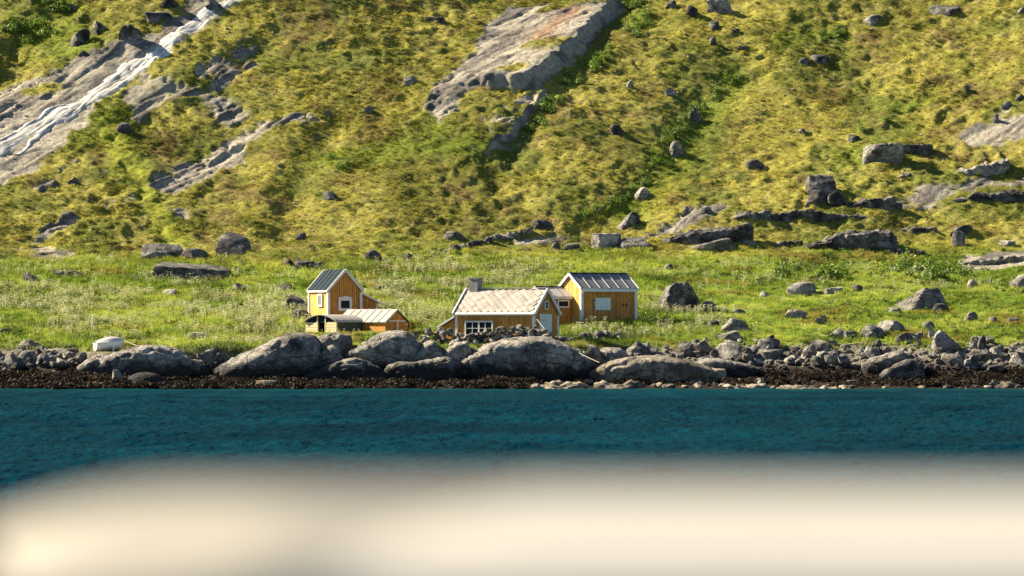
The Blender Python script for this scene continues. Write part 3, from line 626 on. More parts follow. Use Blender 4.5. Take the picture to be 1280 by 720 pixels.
for i, (a, b_, h_, lab) in enumerate([(664, 738, 9, 'below the right end of the great whaleback'), (742, 812, 11, 'below the low pale whaleback'), (826, 884, 8, 'below the very large boulder'), (890, 962, 10, 'below the diamond-shaped slab'), (968, 1052, 7, 'below the cream angular stone'), (1078, 1162, 8, 'below the long tilted slab'), (1176, 1238, 11, 'below the striped boulder'), (1228, 1300, 12, 'cut by the right edge')]):
    rr0 = random.Random(40+i); n_ = 7; cr = [(a+(b_-a)*k/(n_-1), 487-h_*(.35 if k in (0, n_-1) else rr0.uniform(.55, 1.1))) for k in range(n_)]
    profile_rock('tide_rock', cr, 487.5, 309.4+rr0.uniform(0, .5), 2.4, 'low pale barnacle-crusted rock at the waterline '+lab, 760+i, 'pale_rock', .5, .3, cat='rock', res=.14, crag=.45, crack=.1)
shore_heroes = [
 (139,154,462,483,'upright pale-sided stone at the waterline below the boat','pale_rock',TALL), (156,207,465,486,'rounded grey boulder in seaweed below the boat','shore_granite',[]), (254,270,437,450,'left one of two blocks right of the boat rock','granite',LIT), (266,284,440,453,'right one of two blocks right of the boat rock','granite',LIT),
 (229,262,449,463,'round stones wedged at the right end of the boat rock','shore_granite',[]), (320,346,475,486,'pale flat rock at the waterline below the highest smooth rock','pale_rock',FLATT), (511,532,483,488,'yellow weed-covered stone at the waterline','pale_rock',FLATT),
 (718,751,430,444,'smooth oval boulder right of the great whaleback','granite',[]), (745,786,434,455,'block with a pale face and dark right side behind the low pale whaleback','granite',[((-.9,-.5,.2),.5),((.8,-.6,.2),.5)]), (786,816,430,446,'dark domed boulder on the pile behind the low pale whaleback','dark_rock',LIT),
 (899,929,413,427,'flat dark-sided slab on top of the right shore pile','granite',[((-.3,-.2,1),.4),((.6,-.8,0),.5)]), (895,931,424,448,'large diamond-shaped pale slab in the right shore pile','granite',[((-.2,-.7,.9),.42)]), (944,976,422,438,'dark block with a pale left face on the right shore','granite',LIT), (947,978,436,451,'flat pale slab under a dark block on the right shore','granite',FLATT),
 (987,1002,432,443,'small cream angular stone at the grass edge of the right shore','pale_rock',LIT), (1002,1020,433,447,'grey angular stone right of the cream one on the right shore','granite',LIT), (1012,1036,425,440,'pair-like split boulder at the grass edge of the right shore','granite',LIT), (1018,1044,438,456,'rounded dark boulder in the middle of the right shore pile','shore_granite',LIT),
 (1176,1206,442,458,'pale oval boulder low in the right shore pile','granite',[]), (1208,1229,444,462,'dark ribbed boulder low in the far right pile','dark_rock',LIT), (1212,1238,438,450,'pale rounded stone above the dark ribbed boulder','granite',[]), (1234,1260,456,468,'dark pointed stone near the water at the far right','dark_rock',TALL), (1260,1290,440,456,'grey boulder cut by the right edge of the shore','granite',LIT),
 (0,30,440,462,'rough grey boulder at the left end of the shore','granite',LIT), (22,52,438,456,'brown-grey boulder second from the left end of the shore','granite',LIT), (52,72,436,448,'pale flat-topped stone on the left shore pile','pale_rock',FLATT), (48,72,446,460,'dark rounded stone under the pale flat-topped one on the left shore','shore_granite',[]),
]
for i, (a, b_, c_, e, lab, mt, pl) in enumerate(shore_heroes):
    place_rock(a, b_, c_, e, lab, 800+i, mt, planes=pl, cuts=6, rough=.08, d=None if e < 470 else 310.6)

# piles of loose shore stones: counted one by one
stone_pool = [rock_mesh('stone', 2, 900+i, 8, .04, lo=.30, hi=.62) for i in range(20)]
for me in stone_pool: me.materials.append(M['shore_granite'])
pool_mats = {}
def stone_copy(i, mt):
    if (i, mt) not in pool_mats:
        me = stone_pool[i].copy(); me.materials.clear(); me.materials.append(M[mt]); pool_mats[(i, mt)] = me
    return pool_mats[(i, mt)]
rg = random.Random(5)
def where(px, py):
    land = [(-20,60,'at the left end of the shore'),(60,100,'left of the white boat'),(100,170,'below the white boat'),(170,262,'right of the white boat'),(262,400,'below the highest rock'),(400,470,'below the sheds'),(470,560,'between orange shed and cabin'),(560,690,'below the middle cabin'),(690,745,'right of the great whaleback'),(745,800,'below the right house'),(800,850,'below the very large boulder'),(850,895,'left of the square boulder'),(895,940,'under the diamond-shaped slab'),(940,985,'under the dark block'),(985,1040,'beside the cream angular stone'),(1040,1085,'left of the long tilted slab'),(1085,1155,'around the long tilted slab'),(1155,1205,'around the striped boulder'),(1205,1245,'beside the dark ribbed boulder'),(1245,1400,'at the right end of the shore')]
    return next(s for a, b_, s in land if a <= px < b_)
RT = np.array([(690,444),(740,440),(780,436),(830,437),(860,434),(890,418),(930,420),(960,432),(1000,434),(1050,436),(1090,436),(1120,424),(1160,420),(1200,424),(1240,428),(1300,416)], float)
count = 0
def pile(px0, px1, top, bot, n, smin, smax):
    global count
    for k in range(n):
        px = rg.uniform(px0, px1); tp = float(np.interp(px, RT[:, 0], RT[:, 1])) if top is None else top
        f = rg.random(); py = tp+(bot-tp)*f
        sz = smin+(smax-smin)*rg.random()**2.2
        gx, gy, g_ = ground(px, py); kk = gy/F; wd = sz*kk; hh = wd*rg.uniform(.5, .85); dp = wd*rg.uniform(.7, 1.1)
        mt = rg.choice(['shore_granite']*6+['granite']*2+['dark_rock']*4+(['pale_rock'] if rg.random() < .3 else []))
        o = bpy.data.objects.new('shore_stone', stone_copy(rg.randrange(20), mt)); C.objects.link(o)
        o.location = (gx, gy, g_-hh*.12+rg.uniform(0, .25)*(py > tp+6)); o.scale = (wd, dp, hh); o.rotation_euler = (rg.uniform(-.25, .25), rg.uniform(-.3, .3), rg.uniform(0, 6.28))
        tone = {'shore_granite': 'grey', 'granite': 'light grey', 'dark_rock': 'dark', 'pale_rock': 'pale'}[mt]
        shape = 'flat' if hh/wd < .6 else 'angular' if hh/wd < .72 else 'chunky'
        size = 'large' if sz > 17 else 'medium' if sz > 11 else 'small'
        pile_list.append((f'{size} {shape} {tone} stone', where(px, py), px, o)); count += 1
pile_list = []
def finish_piles():
    ORD = 'first second third fourth fifth sixth seventh eighth ninth tenth'.split(); by = {}
    for k, w_, px, o in pile_list: by.setdefault((k, w_), []).append((px, o))
    for (k, w_), l in by.items():
        l.sort(key=lambda a: a[0])
        for i, (px, o) in enumerate(l):
            tag(o, f'{k} {w_}' if len(l) == 1 else f'{ORD[i]} {k} from the left {w_}', 'stone', 'loose stones of the shore')
pile(860, 1292, None, 459, 135, 7, 22)
pile(690, 860, None, 456, 44, 8, 22)
pile(-12, 100, 440, 470, 44, 8, 24)
pile(225, 275, 444, 464, 8, 8, 16)
pile(520, 600, 424, 440, 16, 8, 18)

finish_piles()
# smaller stones and rockweed of the tide zone: uncountable
def scatter_mesh(name, pts, sizes, rg_, mat, sub=1, flat=(.5, .8), n_var=8, seed=0):
    vs, fs, off = [], [], 0; var = []
    for i in range(n_var):
        v, f = ico(sub); r_ = np.random.RandomState(seed+i); q = v*(1+.55*(n3(v, 1.7, seed+i)-.5))[:, None]; var.append((q, f))
    for (x, y, z), s in zip(pts, sizes):
        q, f = var[rg_.randrange(n_var)]; a = rg_.uniform(0, 6.28); ca2, sa2 = math.cos(a), math.sin(a)
        m3 = np.array([[ca2, -sa2, 0], [sa2, ca2, 0], [0, 0, 1]])
        vs.append((q*np.array([1, rg_.uniform(.6, 1), rg_.uniform(*flat)])*s*.5)@m3.T+np.array([x, y, z])); fs.append(f+off); off += len(q)
    return link(name, mesh_np(name, np.vstack(vs), np.vstack(fs), mat == 'seaweed'), mat, kind='stuff')
def band(n, px0, px1, py0, py1, s0, s1, pw=2.0, lift=.0):
    pts, sz = [], []
    for _ in range(n):
        px = rg.uniform(px0, px1); py = rg.uniform(py0, py1); gx, gy, g_ = ground(px, py); s = (s0+(s1-s0)*rg.random()**pw)*gy/F
        pts.append((gx, gy, g_+lift*s)); sz.append(s)
    return pts, sz
p_, s_ = band(260, -40, 1320, 450, 487, 3, 9); scatter_mesh('tide_stones', p_, s_, rg, 'shore_granite', 1, seed=60)
p1, s1 = band(70, 655, 1320, 477, 487, 4, 17, 1.5); p2, s2_ = band(40, -40, 640, 480, 487, 4, 14)
scatter_mesh('barnacle_rocks', p1+p2, s1+s2_, rg, 'pale_rock', 2, (.35, .6), seed=80)
p_, s_ = band(900, 860, 1310, 430, 462, 4, 11); q_, r_ = band(120, -30, 100, 440, 466, 4, 8); scatter_mesh('shore_pebbles', p_+q_, s_+r_, rg, 'shore_granite', 1, seed=90)
p_, s_ = band(260, 900, 1310, 345, 425, 3, 7, 2); q_, r_ = band(500, 0, 1310, 20, 330, 2.2, 5, 2); scatter_mesh('slope_pebbles', p_+q_, s_+r_, rg, 'granite', 1, seed=95)
print('rocks', time.time()-T0, count)
# ------------------------------------------------------------------ houses
class House:
    def __init__(s, name, label, px, d, z, r_left=True, r=30, cat='cabin'):
        s.root = thing(name, label, cat, (px2x(px, d), d, z), R(-r) if r_left else R(r))
    def part(s, name, bm, mat, parent=None, **kw): return bm_obj(name, bm, mat, parent or s.root, **kw)
def wall(h, p, q, top, mat, bw=.19, z0=-.5, parent=None, boards=True, horiz=False, thick=.10, gaps=()):
    """board-clad wall from p to q in the house plane; outside lies to the right of p->q; top(s) gives its height"""
    p = Vector((*p, 0)); q = Vector((*q, 0)); L = (q-p).length; u = (q-p)/L; n = Vector((u.y, -u.x, 0))
    bm = bmesh.new(); ss = sorted({0, L/2, L}); poly = [p+Vector((0, 0, z0)), q+Vector((0, 0, z0))]+[p+u*s_+Vector((0, 0, top(s_))) for s_ in ss[::-1]]
    prism(bm, [v-n*thick for v in poly], n*thick*.8)
    w_ = h.part('wall', bm, mat, parent)
    if not boards: return w_
    rgb = random.Random(int(L*100)+int(p.x*10)); nb = max(2, round(L/bw)); e = L/nb
    if horiz:
        zt = max(top(0), top(L)); nb = round((zt-z0)/bw)
        for i in range(nb):
            a, c_ = z0+i*(zt-z0)/nb+.01, z0+(i+1)*(zt-z0)/nb-.012; bm = bmesh.new()
            prism(bm, [p-n*.018+Vector((0, 0, a)), q-n*.018+Vector((0, 0, a)), q-n*.018+Vector((0, 0, c_)), p-n*.018+Vector((0, 0, c_))], n*(.03+rgb.random()*.012))
            bm_obj('board', bm, mat, w_)
        return w_
    for i in range(nb):
        a, c_ = i*e+.016, (i+1)*e-.016; bm = bmesh.new(); o_ = rgb.random()*.014
        pts = [p+u*a+Vector((0, 0, z0)), p+u*c_+Vector((0, 0, z0)), p+u*c_+Vector((0, 0, top(c_)-.02))]
        if a < L/2 < c_: pts.append(p+u*(L/2)+Vector((0, 0, top(L/2)-.02)))
        pts.append(p+u*a+Vector((0, 0, top(a)-.02)))
        prism(bm, [v-n*.018 for v in pts], n*(.046+o_)); bm_obj('board', bm, mat, w_)
    return w_
def roof_slope(h, e0, e1, r0, r1, mat, n=6, seam='seam', th=.09, name='roof', wob=.0, seams=True):
    """one slope, eave e0-e1 and ridge r0-r1, laid as separate sheets with raised seams"""
    e0, e1, r0, r1 = map(Vector, (e0, e1, r0, r1)); nrm = (e1-e0).cross(r0-e0).normalized()
    if nrm.z < 0: nrm = -nrm
    bm = bmesh.new(); prism(bm, [v-nrm*th for v in (e0, e1, r1, r0)], nrm*(th-.006)); w_ = h.part(name, bm, 'weathered_wood')
    rgb = random.Random(n*7+int(e0.x*10))
    for i in range(n):
        a, c_ = (i+.006)/n, (i+1-.006)/n; o_ = rgb.uniform(0, .012); pts = [e0.lerp(e1, a), e0.lerp(e1, c_), r0.lerp(r1, c_), r0.lerp(r1, a)]
        bm = bmesh.new(); prism(bm, [v+nrm*(.002) for v in pts], nrm*(.022+o_)); bm_obj('roof_sheet', bm, mat, w_)
        if seams and i:
            bm = bmesh.new(); beam(bm, e0.lerp(e1, i/n)+nrm*.045, r0.lerp(r1, i/n)+nrm*.045, .07, .05, nrm); bm_obj('seam', bm, seam, w_)
    return w_
def board(h, p, q, wd, hg, mat='white_paint', name='trim', up=(0, 0, 1), parent=None):
    bm = bmesh.new(); beam(bm, p, q, wd, hg, up); return h.part(name, bm, mat, parent)
def window(h, p, q, z0, z1, n=1, rows=2, fw=.12, hood=False, name='window', glass='glass'):
    """window set in the wall p->q (outside to the right)"""
    p = Vector((*p, 0)); q = Vector((*q, 0)); L = (q-p).length; u = (q-p)/L; nn = Vector((u.y, -u.x, 0)); zz = Vector((0, 0, 1))
    P = lambda s_, z, o=0: p+u*s_+zz*z+nn*o
    bm = bmesh.new()
    def bar(s0, s1, za, zb, o0, o1): prism(bm, [P(s0, za, o0), P(s1, za, o0), P(s1, zb, o0), P(s0, zb, o0)], nn*(o1-o0))
    bar(0, fw, z0, z1, .0, .10); bar(L-fw, L, z0, z1, .0, .10); bar(fw, L-fw, z0, z0+fw, .0, .10)
    if hood: prism(bm, [P(0, z1, 0), P(L, z1, 0), P(L, z1+.04, 0), P(L/2, z1+.16, 0), P(0, z1+.04, 0)], nn*.13)
    bar(fw, L-fw, z1-fw, z1, .0, .10); f = h.part('window', bm, 'white_paint')
    bm = bmesh.new(); prism(bm, [P(fw, z0+fw, .012), P(L-fw, z0+fw, .012), P(L-fw, z1-fw, .012), P(fw, z1-fw, .012)], nn*.04); bm_obj('pane', bm, glass, f)
    ins = L-2*fw
    for i in range(1, n):
        bm = bmesh.new(); s_ = fw+ins*i/n; mw = .13 if (n == 4 and i == 2) else .045; prism(bm, [P(s_-mw/2, z0+fw, .054), P(s_+mw/2, z0+fw, .054), P(s_+mw/2, z1-fw, .054), P(s_-mw/2, z1-fw, .054)], nn*.035); bm_obj('mullion', bm, 'white_paint', f)
    for i in range(1, rows):
        bm = bmesh.new(); z = z0+fw+(z1-z0-2*fw)*i/rows; prism(bm, [P(fw, z-.02, .058), P(L-fw, z-.02, .058), P(L-fw, z+.02, .058), P(fw, z+.02, .058)], nn*.022); bm_obj('glazing_bar', bm, 'white_paint', f)
    return f
gable = lambda D, he, hr: (lambda s_: he+(hr-he)*(1-abs(s_-D/2)/(D/2)))
flat_top = lambda hgt: (lambda s_: hgt)

# --- right house: grey sheet roof, left gable in a painted-in sunlit tone, closed white shutter
h = House('wooden_house', 'ochre boarded house with grey sheet roof and closed white shutter, rightmost of the buildings', 727, 332, 4.75, False, 30)
W_, D_, HE, HR = 4.9, 3.25, 2.80, 3.85
wall(h, (0, 0), (W_, 0), flat_top(HE), 'ochre_paint')
wall(h, (0, D_), (0, 0), gable(D_, HE, HR), 'sunlit_ochre')
wall(h, (W_, 0), (W_, D_), gable(D_, HE, HR), 'ochre_paint', boards=True)
wall(h, (W_, D_), (0, D_), flat_top(HE), 'ochre_paint', boards=False)
ov, oe = .16, .20; sl_ = (HR-HE)/(D_/2)
roof_slope(h, (-ov, -oe, HE-oe*sl_+.10), (W_+ov, -oe, HE-oe*sl_+.10), (-ov, D_/2, HR+.10), (W_+ov, D_/2, HR+.10), 'grey_roof', 6)
roof_slope(h, (W_+ov, D_+oe, HE-oe*sl_+.10), (-ov, D_+oe, HE-oe*sl_+.10), (W_+ov, D_/2, HR+.10), (-ov, D_/2, HR+.10), 'grey_roof', 6)
board(h, (-ov-.02, D_/2, HR+.15), (W_+ov+.02, D_/2, HR+.15), .28, .06, 'blue_roof', 'ridge_cap')
for xx in (-ov-.035, W_+ov+.035):
    board(h, (xx, -oe-.02, HE-oe*sl_+.06), (xx, D_/2, HR+.07), .06, .20, 'white_paint', 'bargeboard'); board(h, (xx, D_+oe+.02, HE-oe*sl_+.06), (xx, D_/2+.001, HR+.071), .058, .20, 'white_paint', 'bargeboard')
board(h, (-.13, -oe+.02, HE-.16), (W_+.13, -oe+.02, HE-.16), .05, .26, 'white_paint', 'fascia')
for p in ((0, 0), (W_, 0), (0, D_), (W_, D_)):
    bm = bmesh.new(); box(bm, p[0]-.11, p[0]+.11, p[1]-.11, p[1]+.11, -.5, HE-.30); h.part('corner_board', bm, 'white_paint')
bm = bmesh.new(); box(bm, 1.15, 2.58, -.115, -.045, 1.08, 2.04); sh = h.part('shutter', bm, 'door_paint')
for i in range(6):
    bm = bmesh.new(); box(bm, 1.18+i*.233, 1.18+i*.233+.215, -.14, -.116, 1.10, 2.02); bm_obj('board', bm, 'door_paint', sh)
for zz in (1.25, 1.8):
    bm = bmesh.new(); box(bm, 1.02, 1.20, -.16, -.142, zz, zz+.05); bm_obj('hinge', bm, 'dark_gap', sh)
for xx in (3.72, 4.05):
    bm = bmesh.new(); box(bm, xx, xx+.07, -.12, -.045, 1.42, 1.60); h.part('wall_hook', bm, 'dark_gap')
# annex on its left
A0, A1, AE, AR = 1.35, 4.15, 2.12, 2.82; AL = 2.45; am = (A0+A1)/2; dA = A1-A0; asl = (AR-AE)/(dA/2)
wall(h, (-AL, A0), (-.09, A0), flat_top(AE), 'ochre_paint')
wall(h, (-AL, A1), (-AL, A0), gable(dA, AE, AR), 'sunlit_ochre')
wall(h, (-.09, A1), (-AL, A1), flat_top(AE), 'ochre_paint', boards=False)
roof_slope(h, (-AL-.14, A0-.16, AE-.16*asl+.08), (-.06, A0-.16, AE-.16*asl+.08), (-AL-.14, am, AR+.08), (-.06, am, AR+.08), 'pale_roof', 3, 'concrete')
roof_slope(h, (-.06, A1+.16, AE-.16*asl+.08), (-AL-.14, A1+.16, AE-.16*asl+.08), (-.06, am, AR+.08), (-AL-.14, am, AR+.08), 'pale_roof', 3, 'concrete')
board(h, (-AL-.15, am, AR+.13), (-.07, am, AR+.13), .2, .05, 'blue_roof', 'ridge_cap')
board(h, (-AL-.17, A0-.18, AE-.16*asl+.04), (-AL-.17, am, AR+.05), .05, .17, 'white_paint', 'bargeboard'); board(h, (-AL-.17, A1+.18, AE-.16*asl+.04), (-AL-.17, am+.001, AR+.051), .048, .17, 'white_paint', 'bargeboard')
board(h, (-AL-.1, A0-.15, AE-.10), (-.1, A0-.15, AE-.10), .04, .15, 'white_paint', 'fascia')
window(h, (-1.42, A0-.05), (-.40, A0-.05), 1.28, 1.86, 1, 1, .09)

# --- middle house: slate roof, chimney, lean-to, pale door in its right gable
h = House('wooden_house', 'ochre cabin with white slate roof and concrete chimney behind a dry stone wall', 571, 325.3, 3.29, True, 30)
W_, D_, HE, HR = 6.75, 3.6, 2.32, 4.02
wall(h, (0, 0), (W_, 0), flat_top(HE), 'ochre_paint', .2)
wall(h, (W_, 0), (W_, D_), gable(D_, HE, HR), 'ochre_paint', .2)
wall(h, (0, D_), (0, 0), gable(D_, HE, HR), 'sunlit_ochre', .2)
wall(h, (W_, D_), (0, D_), flat_top(HE), 'ochre_paint', boards=False)
sl_ = (HR-HE)/(D_/2); oe = .22; ov = .16
for side in (0, 1):
    if side == 0: e0, e1, r0, r1 = [Vector(v) for v in ((-ov, -oe, HE-oe*sl_+.10), (W_+ov, -oe, HE-oe*sl_+.10), (-ov, D_/2, HR+.10), (W_+ov, D_/2, HR+.10))]
    else: e0, e1, r0, r1 = [Vector(v) for v in ((W_+ov, D_+oe, HE-oe*sl_+.10), (-ov, D_+oe, HE-oe*sl_+.10), (W_+ov, D_/2, HR+.10), (-ov, D_/2, HR+.10))]
    u = (e1-e0).normalized(); v = (r0-e0).normalized(); nrm = u.cross(v); L = (e1-e0).length; Hs = (r0-e0).length
    bm = bmesh.new(); prism(bm, [q-nrm*.09 for q in (e0, e1, r1, r0)], nrm*.086); rf = h.part('roof', bm, 'slate')
    a = .30; me = None; rgb = random.Random(3+side)          # diamond slates, corner down, in staggered courses
    bm = bmesh.new(); prism(bm, [(0, -a, 0), (a*.97, 0, 0), (0, a, 0), (-a*.97, 0, 0)], (0, 0, .022)); me = bpy.data.meshes.new('slate'); bm.to_mesh(me); bm.free(); me.materials.append(M['slate'])
    basis = Matrix((u, v, nrm)).transposed().to_4x4()
    rows = int(Hs/a)-1
    for rI in range(rows+1):
        for cI in range(int(L/(2*a))+1):
            s_ = a+cI*2*a+(a if rI % 2 else 0); t_ = a+rI*(Hs-2*a)/rows
            if s_ > L-a*.78: continue
            o = bpy.data.objects.new('slate', me); C.objects.link(o); o.parent = rf
            o.matrix_local = Matrix.Translation(e0+u*s_+v*t_+nrm*(.012+rgb.uniform(0, .015)))@basis@Matrix.Rotation(rgb.uniform(.02, .06), 4, 'X')@Matrix.Rotation(rgb.uniform(-.03, .03), 4, 'Z')
    bm = bmesh.new(); beam(bm, e0+nrm*.02+u*.03, e1+nrm*.02-u*.03, .16, .05, nrm); h.part('eave_board', bm, 'white_paint')
    bm = bmesh.new(); beam(bm, e0+v*.04-nrm*.12, e1+v*.04-nrm*.12, .05, .16); h.part('fascia', bm, 'white_paint')
    for q0, q1, sg in ((e0, r0, -1), (e1, r1, 1)):
        board(h, q0+u*sg*.04-v*.05+nrm*(.02 if sg*(1-2*side) < 0 else -.03), q1+u*sg*.04+nrm*(.021 if sg*(1-2*side) < 0 else -.029), .10+.002*side, .24, 'white_paint', 'bargeboard', nrm)
board(h, (-ov, D_/2, HR+.17), (W_+ov, D_/2, HR+.17), .24, .07, 'weathered_wood', 'ridge_cap')
bm = bmesh.new(); box(bm, .25, .95, D_/2-.32, D_/2+.38, HR-.4, HR+.86); ch = h.part('chimney', bm, 'concrete')
bm = bmesh.new(); box(bm, .20, 1.0, D_/2-.37, D_/2+.43, HR+.863, HR+.95); bm_obj('chimney_cap', bm, 'concrete', ch)
for p in ((0, 0), (W_, 0), (W_, D_), (0, D_)):
    bm = bmesh.new(); box(bm, p[0]-.10, p[0]+.10, p[1]-.10, p[1]+.10, -.5, HE-.28); h.part('corner_board', bm, 'white_paint')
window(h, (.78, -.05), (3.25, -.05), .55, 1.68, 4, 2, .11)
bm = bmesh.new(); box(bm, W_+.045, W_+.075, .78, 2.62, -.35, 2.20); dr = h.part('door', bm, 'door_paint')
for i in range(8):
    bm = bmesh.new(); box(bm, W_+.078, W_+.105, .80+i*.226, .80+i*.226+.205, -.33, 2.18); bm_obj('board', bm, 'door_paint', dr)
for zz in (.3, 1.7):
    bm = bmesh.new(); box(bm, W_+.108, W_+.13, .85, 1.7, zz, zz+.06); bm_obj('hinge', bm, 'weathered_wood', dr)
window(h, (W_+.05, 1.50), (W_+.05, 2.08), 2.55, 3.18, 1, 2, .09)
LW = 1.35                                                 # lean-to on the left gable
lt = lambda s_: 1.18+(s_/LW)*.62
wall(h, (-LW, .06), (-.12, .06), lambda s_: 1.25+s_*.50, 'orange_paint', .2)
wall(h, (-LW, 2.9), (-LW, .06), flat_top(1.25), 'orange_paint', .2)
wall(h, (-.12, 2.9), (-LW, 2.9), lambda s_: 1.25+(LW-.12-s_)*.50, 'orange_paint', boards=False)
roof_slope(h, (-LW-.28, -.16, 1.22), (-LW-.28, 3.1, 1.22), (-.11, -.16, 2.04), (-.11, 3.1, 2.04), 'pale_roof', 3, 'seam', .06)
board(h, (-LW-.3, -.185, 1.19), (-.13, -.185, 2.01), .045, .13, 'white_paint', 'bargeboard')
bm = bmesh.new(); box(bm, -LW-.07, -LW+.07, -.02, .12, -.5, 1.2); h.part('corner_board', bm, 'white_paint')
# --- left house with blue-green roof and lean-to
h = House('wooden_house', 'tall narrow ochre house with dark blue sheet roof and one hooded gable window', 410.5, 333, 4.75, False, 30)
W_, L_, HE, HR = 2.85, 3.2, 2.66, 4.14; sl_ = (HR-HE)/(W_/2); oe = .16; ov = .14
wall(h, (0, 0), (W_, 0), gable(W_, HE, HR), 'ochre_paint', .19)
wall(h, (0, L_), (0, 0), flat_top(HE), 'sunlit_ochre', .2)
wall(h, (W_, 0), (W_, L_), flat_top(HE), 'ochre_paint', boards=False)
wall(h, (W_, L_), (0, L_), gable(W_, HE, HR), 'ochre_paint', boards=False)
roof_slope(h, (-oe, L_+ov, HE-oe*sl_+.1), (-oe, -ov, HE-oe*sl_+.1), (W_/2, L_+ov, HR+.1), (W_/2, -ov, HR+.1), 'blue_roof', 5, 'blue_roof')
roof_slope(h, (W_+oe, -ov, HE-oe*sl_+.1), (W_+oe, L_+ov, HE-oe*sl_+.1), (W_/2, -ov, HR+.1), (W_/2, L_+ov, HR+.1), 'blue_roof', 5, 'blue_roof')
for yy in (-ov-.03, L_+ov+.03):
    board(h, (-oe-.02, yy, HE-oe*sl_+.06), (W_/2, yy, HR+.09), .06, .19, 'white_paint', 'bargeboard'); board(h, (W_+oe+.02, yy, HE-oe*sl_+.06), (W_/2+.001, yy, HR+.091), .058, .19, 'white_paint', 'bargeboard')
board(h, (-oe+.0, L_+.1, HE-.10), (-oe+.0, -.1, HE-.10), .05, .14, 'white_paint', 'fascia')
for p in ((0, 0), (W_, 0), (0, L_)):
    bm = bmesh.new(); box(bm, p[0]-.10, p[0]+.10, p[1]-.10, p[1]+.10, -.5, HE-.16); h.part('corner_board', bm, 'white_paint')
window(h, (.82, -.05), (2.02, -.05), 1.02, 2.04, 1, 1, .21, True)
window(h, (-.05, 1.60), (-.05, .85), 1.35, 2.35, 2, 1, .15)
LW = 1.6
wall(h, (W_+.1, .3), (W_+LW, .3), lambda s_: 2.42-s_*.48, 'ochre_paint', .19)
wall(h, (W_+LW, .3), (W_+LW, 2.9), flat_top(1.70), 'ochre_paint', .2)
wall(h, (W_+LW, 2.9), (W_+.1, 2.9), lambda s_: 1.70+s_*.48, 'ochre_paint', boards=False)
roof_slope(h, (W_+LW+.25, .1, 1.66), (W_+LW+.25, 3.1, 1.66), (W_+.12, .1, 2.50), (W_+.12, 3.1, 2.50), 'blue_roof', 3, 'blue_roof', .06)
board(h, (W_+LW+.27, .075, 1.63), (W_+.1, .075, 2.47), .045, .14, 'white_paint', 'bargeboard')
bm = bmesh.new(); box(bm, W_+LW-.08, W_+LW+.08, .22, .38, -.5, 1.62); h.part('corner_board', bm, 'white_paint')

# --- arched shed and orange shed in front of it
rS = 42; dS = 325.6; xS = px2x(421, dS)
h = House('arched_shed', 'low shed with a curved roof, pale yellow siding and an open dark doorway', 421, dS, 4.02, True, rS, 'shed')
WA, LA = 3.3, 2.9; HS, HA = .86, 1.36
rad = lambda s_: HS+(HA-HS)*math.sin(math.pi*s_/WA)**.8
def siding(x0, x1):
    bm = bmesh.new(); box(bm, x0, x1, .0, .08, -.5, HS-.02); w_ = h.part('wall', bm, 'cream_siding')
    for i in range(7):
        bm = bmesh.new(); box(bm, x0+.005, x1-.005, -.035-.008*(i % 2), .002, -.5+i*.194, -.5+i*.194+.165); bm_obj('board', bm, 'cream_siding', w_)
siding(-WA, -WA*.62); siding(-WA*.36, 0)
bm = bmesh.new(); prism(bm, [(-WA+s_*WA/12, .01, max(HS, rad(s_*WA/12))-.03) for s_ in range(13)][::-1]+[(-WA, .01, HS-.018), (0, .01, HS-.018)], (0, .07, 0)); h.part('gable_panel', bm, 'blue_roof')
bm = bmesh.new(); box(bm, 0-.08, 0, .1, LA, -.5, HS); h.part('side_wall', bm, 'green_board')
bm = bmesh.new(); box(bm, -WA, -WA+.08, .1, LA, -.5, HS); h.part('side_wall', bm, 'green_board')
bm = bmesh.new(); box(bm, -WA+.1, -.1, LA-.08, LA, -.5, HS); h.part('back_wall', bm, 'green_board')
bm = bmesh.new(); box(bm, -WA+.1, -.1, .3, LA-.1, -.5, -.42); h.part('floor', bm, 'dark_gap')
for x0 in (-WA*.62, -WA*.36):
    bm = bmesh.new(); box(bm, x0-.04, x0+.04, -.06, .09, -.5, 1.3); h.part('door_post', bm, 'cream_siding')
bm = bmesh.new()
arc = [(-WA-.12+(WA+.24)*k/16, HS-.02+(HA-HS+.05)*math.sin(math.pi*k/16)**.8) for k in range(17)]
prism(bm, [(a, -.22, z) for a, z in arc]+[(a, -.22, z+.05) for a, z in arc[::-1]], (0, LA+.4, 0)); rf = h.part('roof', bm, 'shed_roof')
for yy in (.6, 1.4, 2.2):
    bm = bmesh.new(); prism(bm, [(a, yy, z+.051) for a, z in arc]+[(a, yy, z+.068) for a, z in arc[::-1]], (0, .06, 0)); bm_obj('seam', bm, 'shed_roof', rf)
Cx = xS+math.sin(R(rS))*LA; Cy = dS+math.cos(R(rS))*LA
h = House('boat_shed', 'low orange shed with grey ribbed roof and brown double doors behind the arched shed', 640+F*Cx/Cy, Cy, 4.02, True, rS, 'shed')
x0, x1, D_, HE, HR = -2.7, 2.35, 2.4, .86, 1.74; sl_ = (HR-HE)/(D_/2); oe = .16
wall(h, (x0, 0.02), (x1, 0.02), flat_top(HE), 'orange_paint', .2)
wall(h, (x1, 0.02), (x1, D_), gable(D_-.02, HE, HR), 'ochre_paint', .2)
wall(h, (x0, D_), (x0, .02), gable(D_-.02, HE, HR), 'ochre_paint', boards=False)
wall(h, (x1, D_), (x0, D_), flat_top(HE), 'ochre_paint', boards=False)
roof_slope(h, (x0-.1, -oe, HE-oe*sl_+.09), (x1+.12, -oe, HE-oe*sl_+.09), (x0-.1, D_/2, HR+.09), (x1+.12, D_/2, HR+.09), 'shed_roof', 7, 'seam')
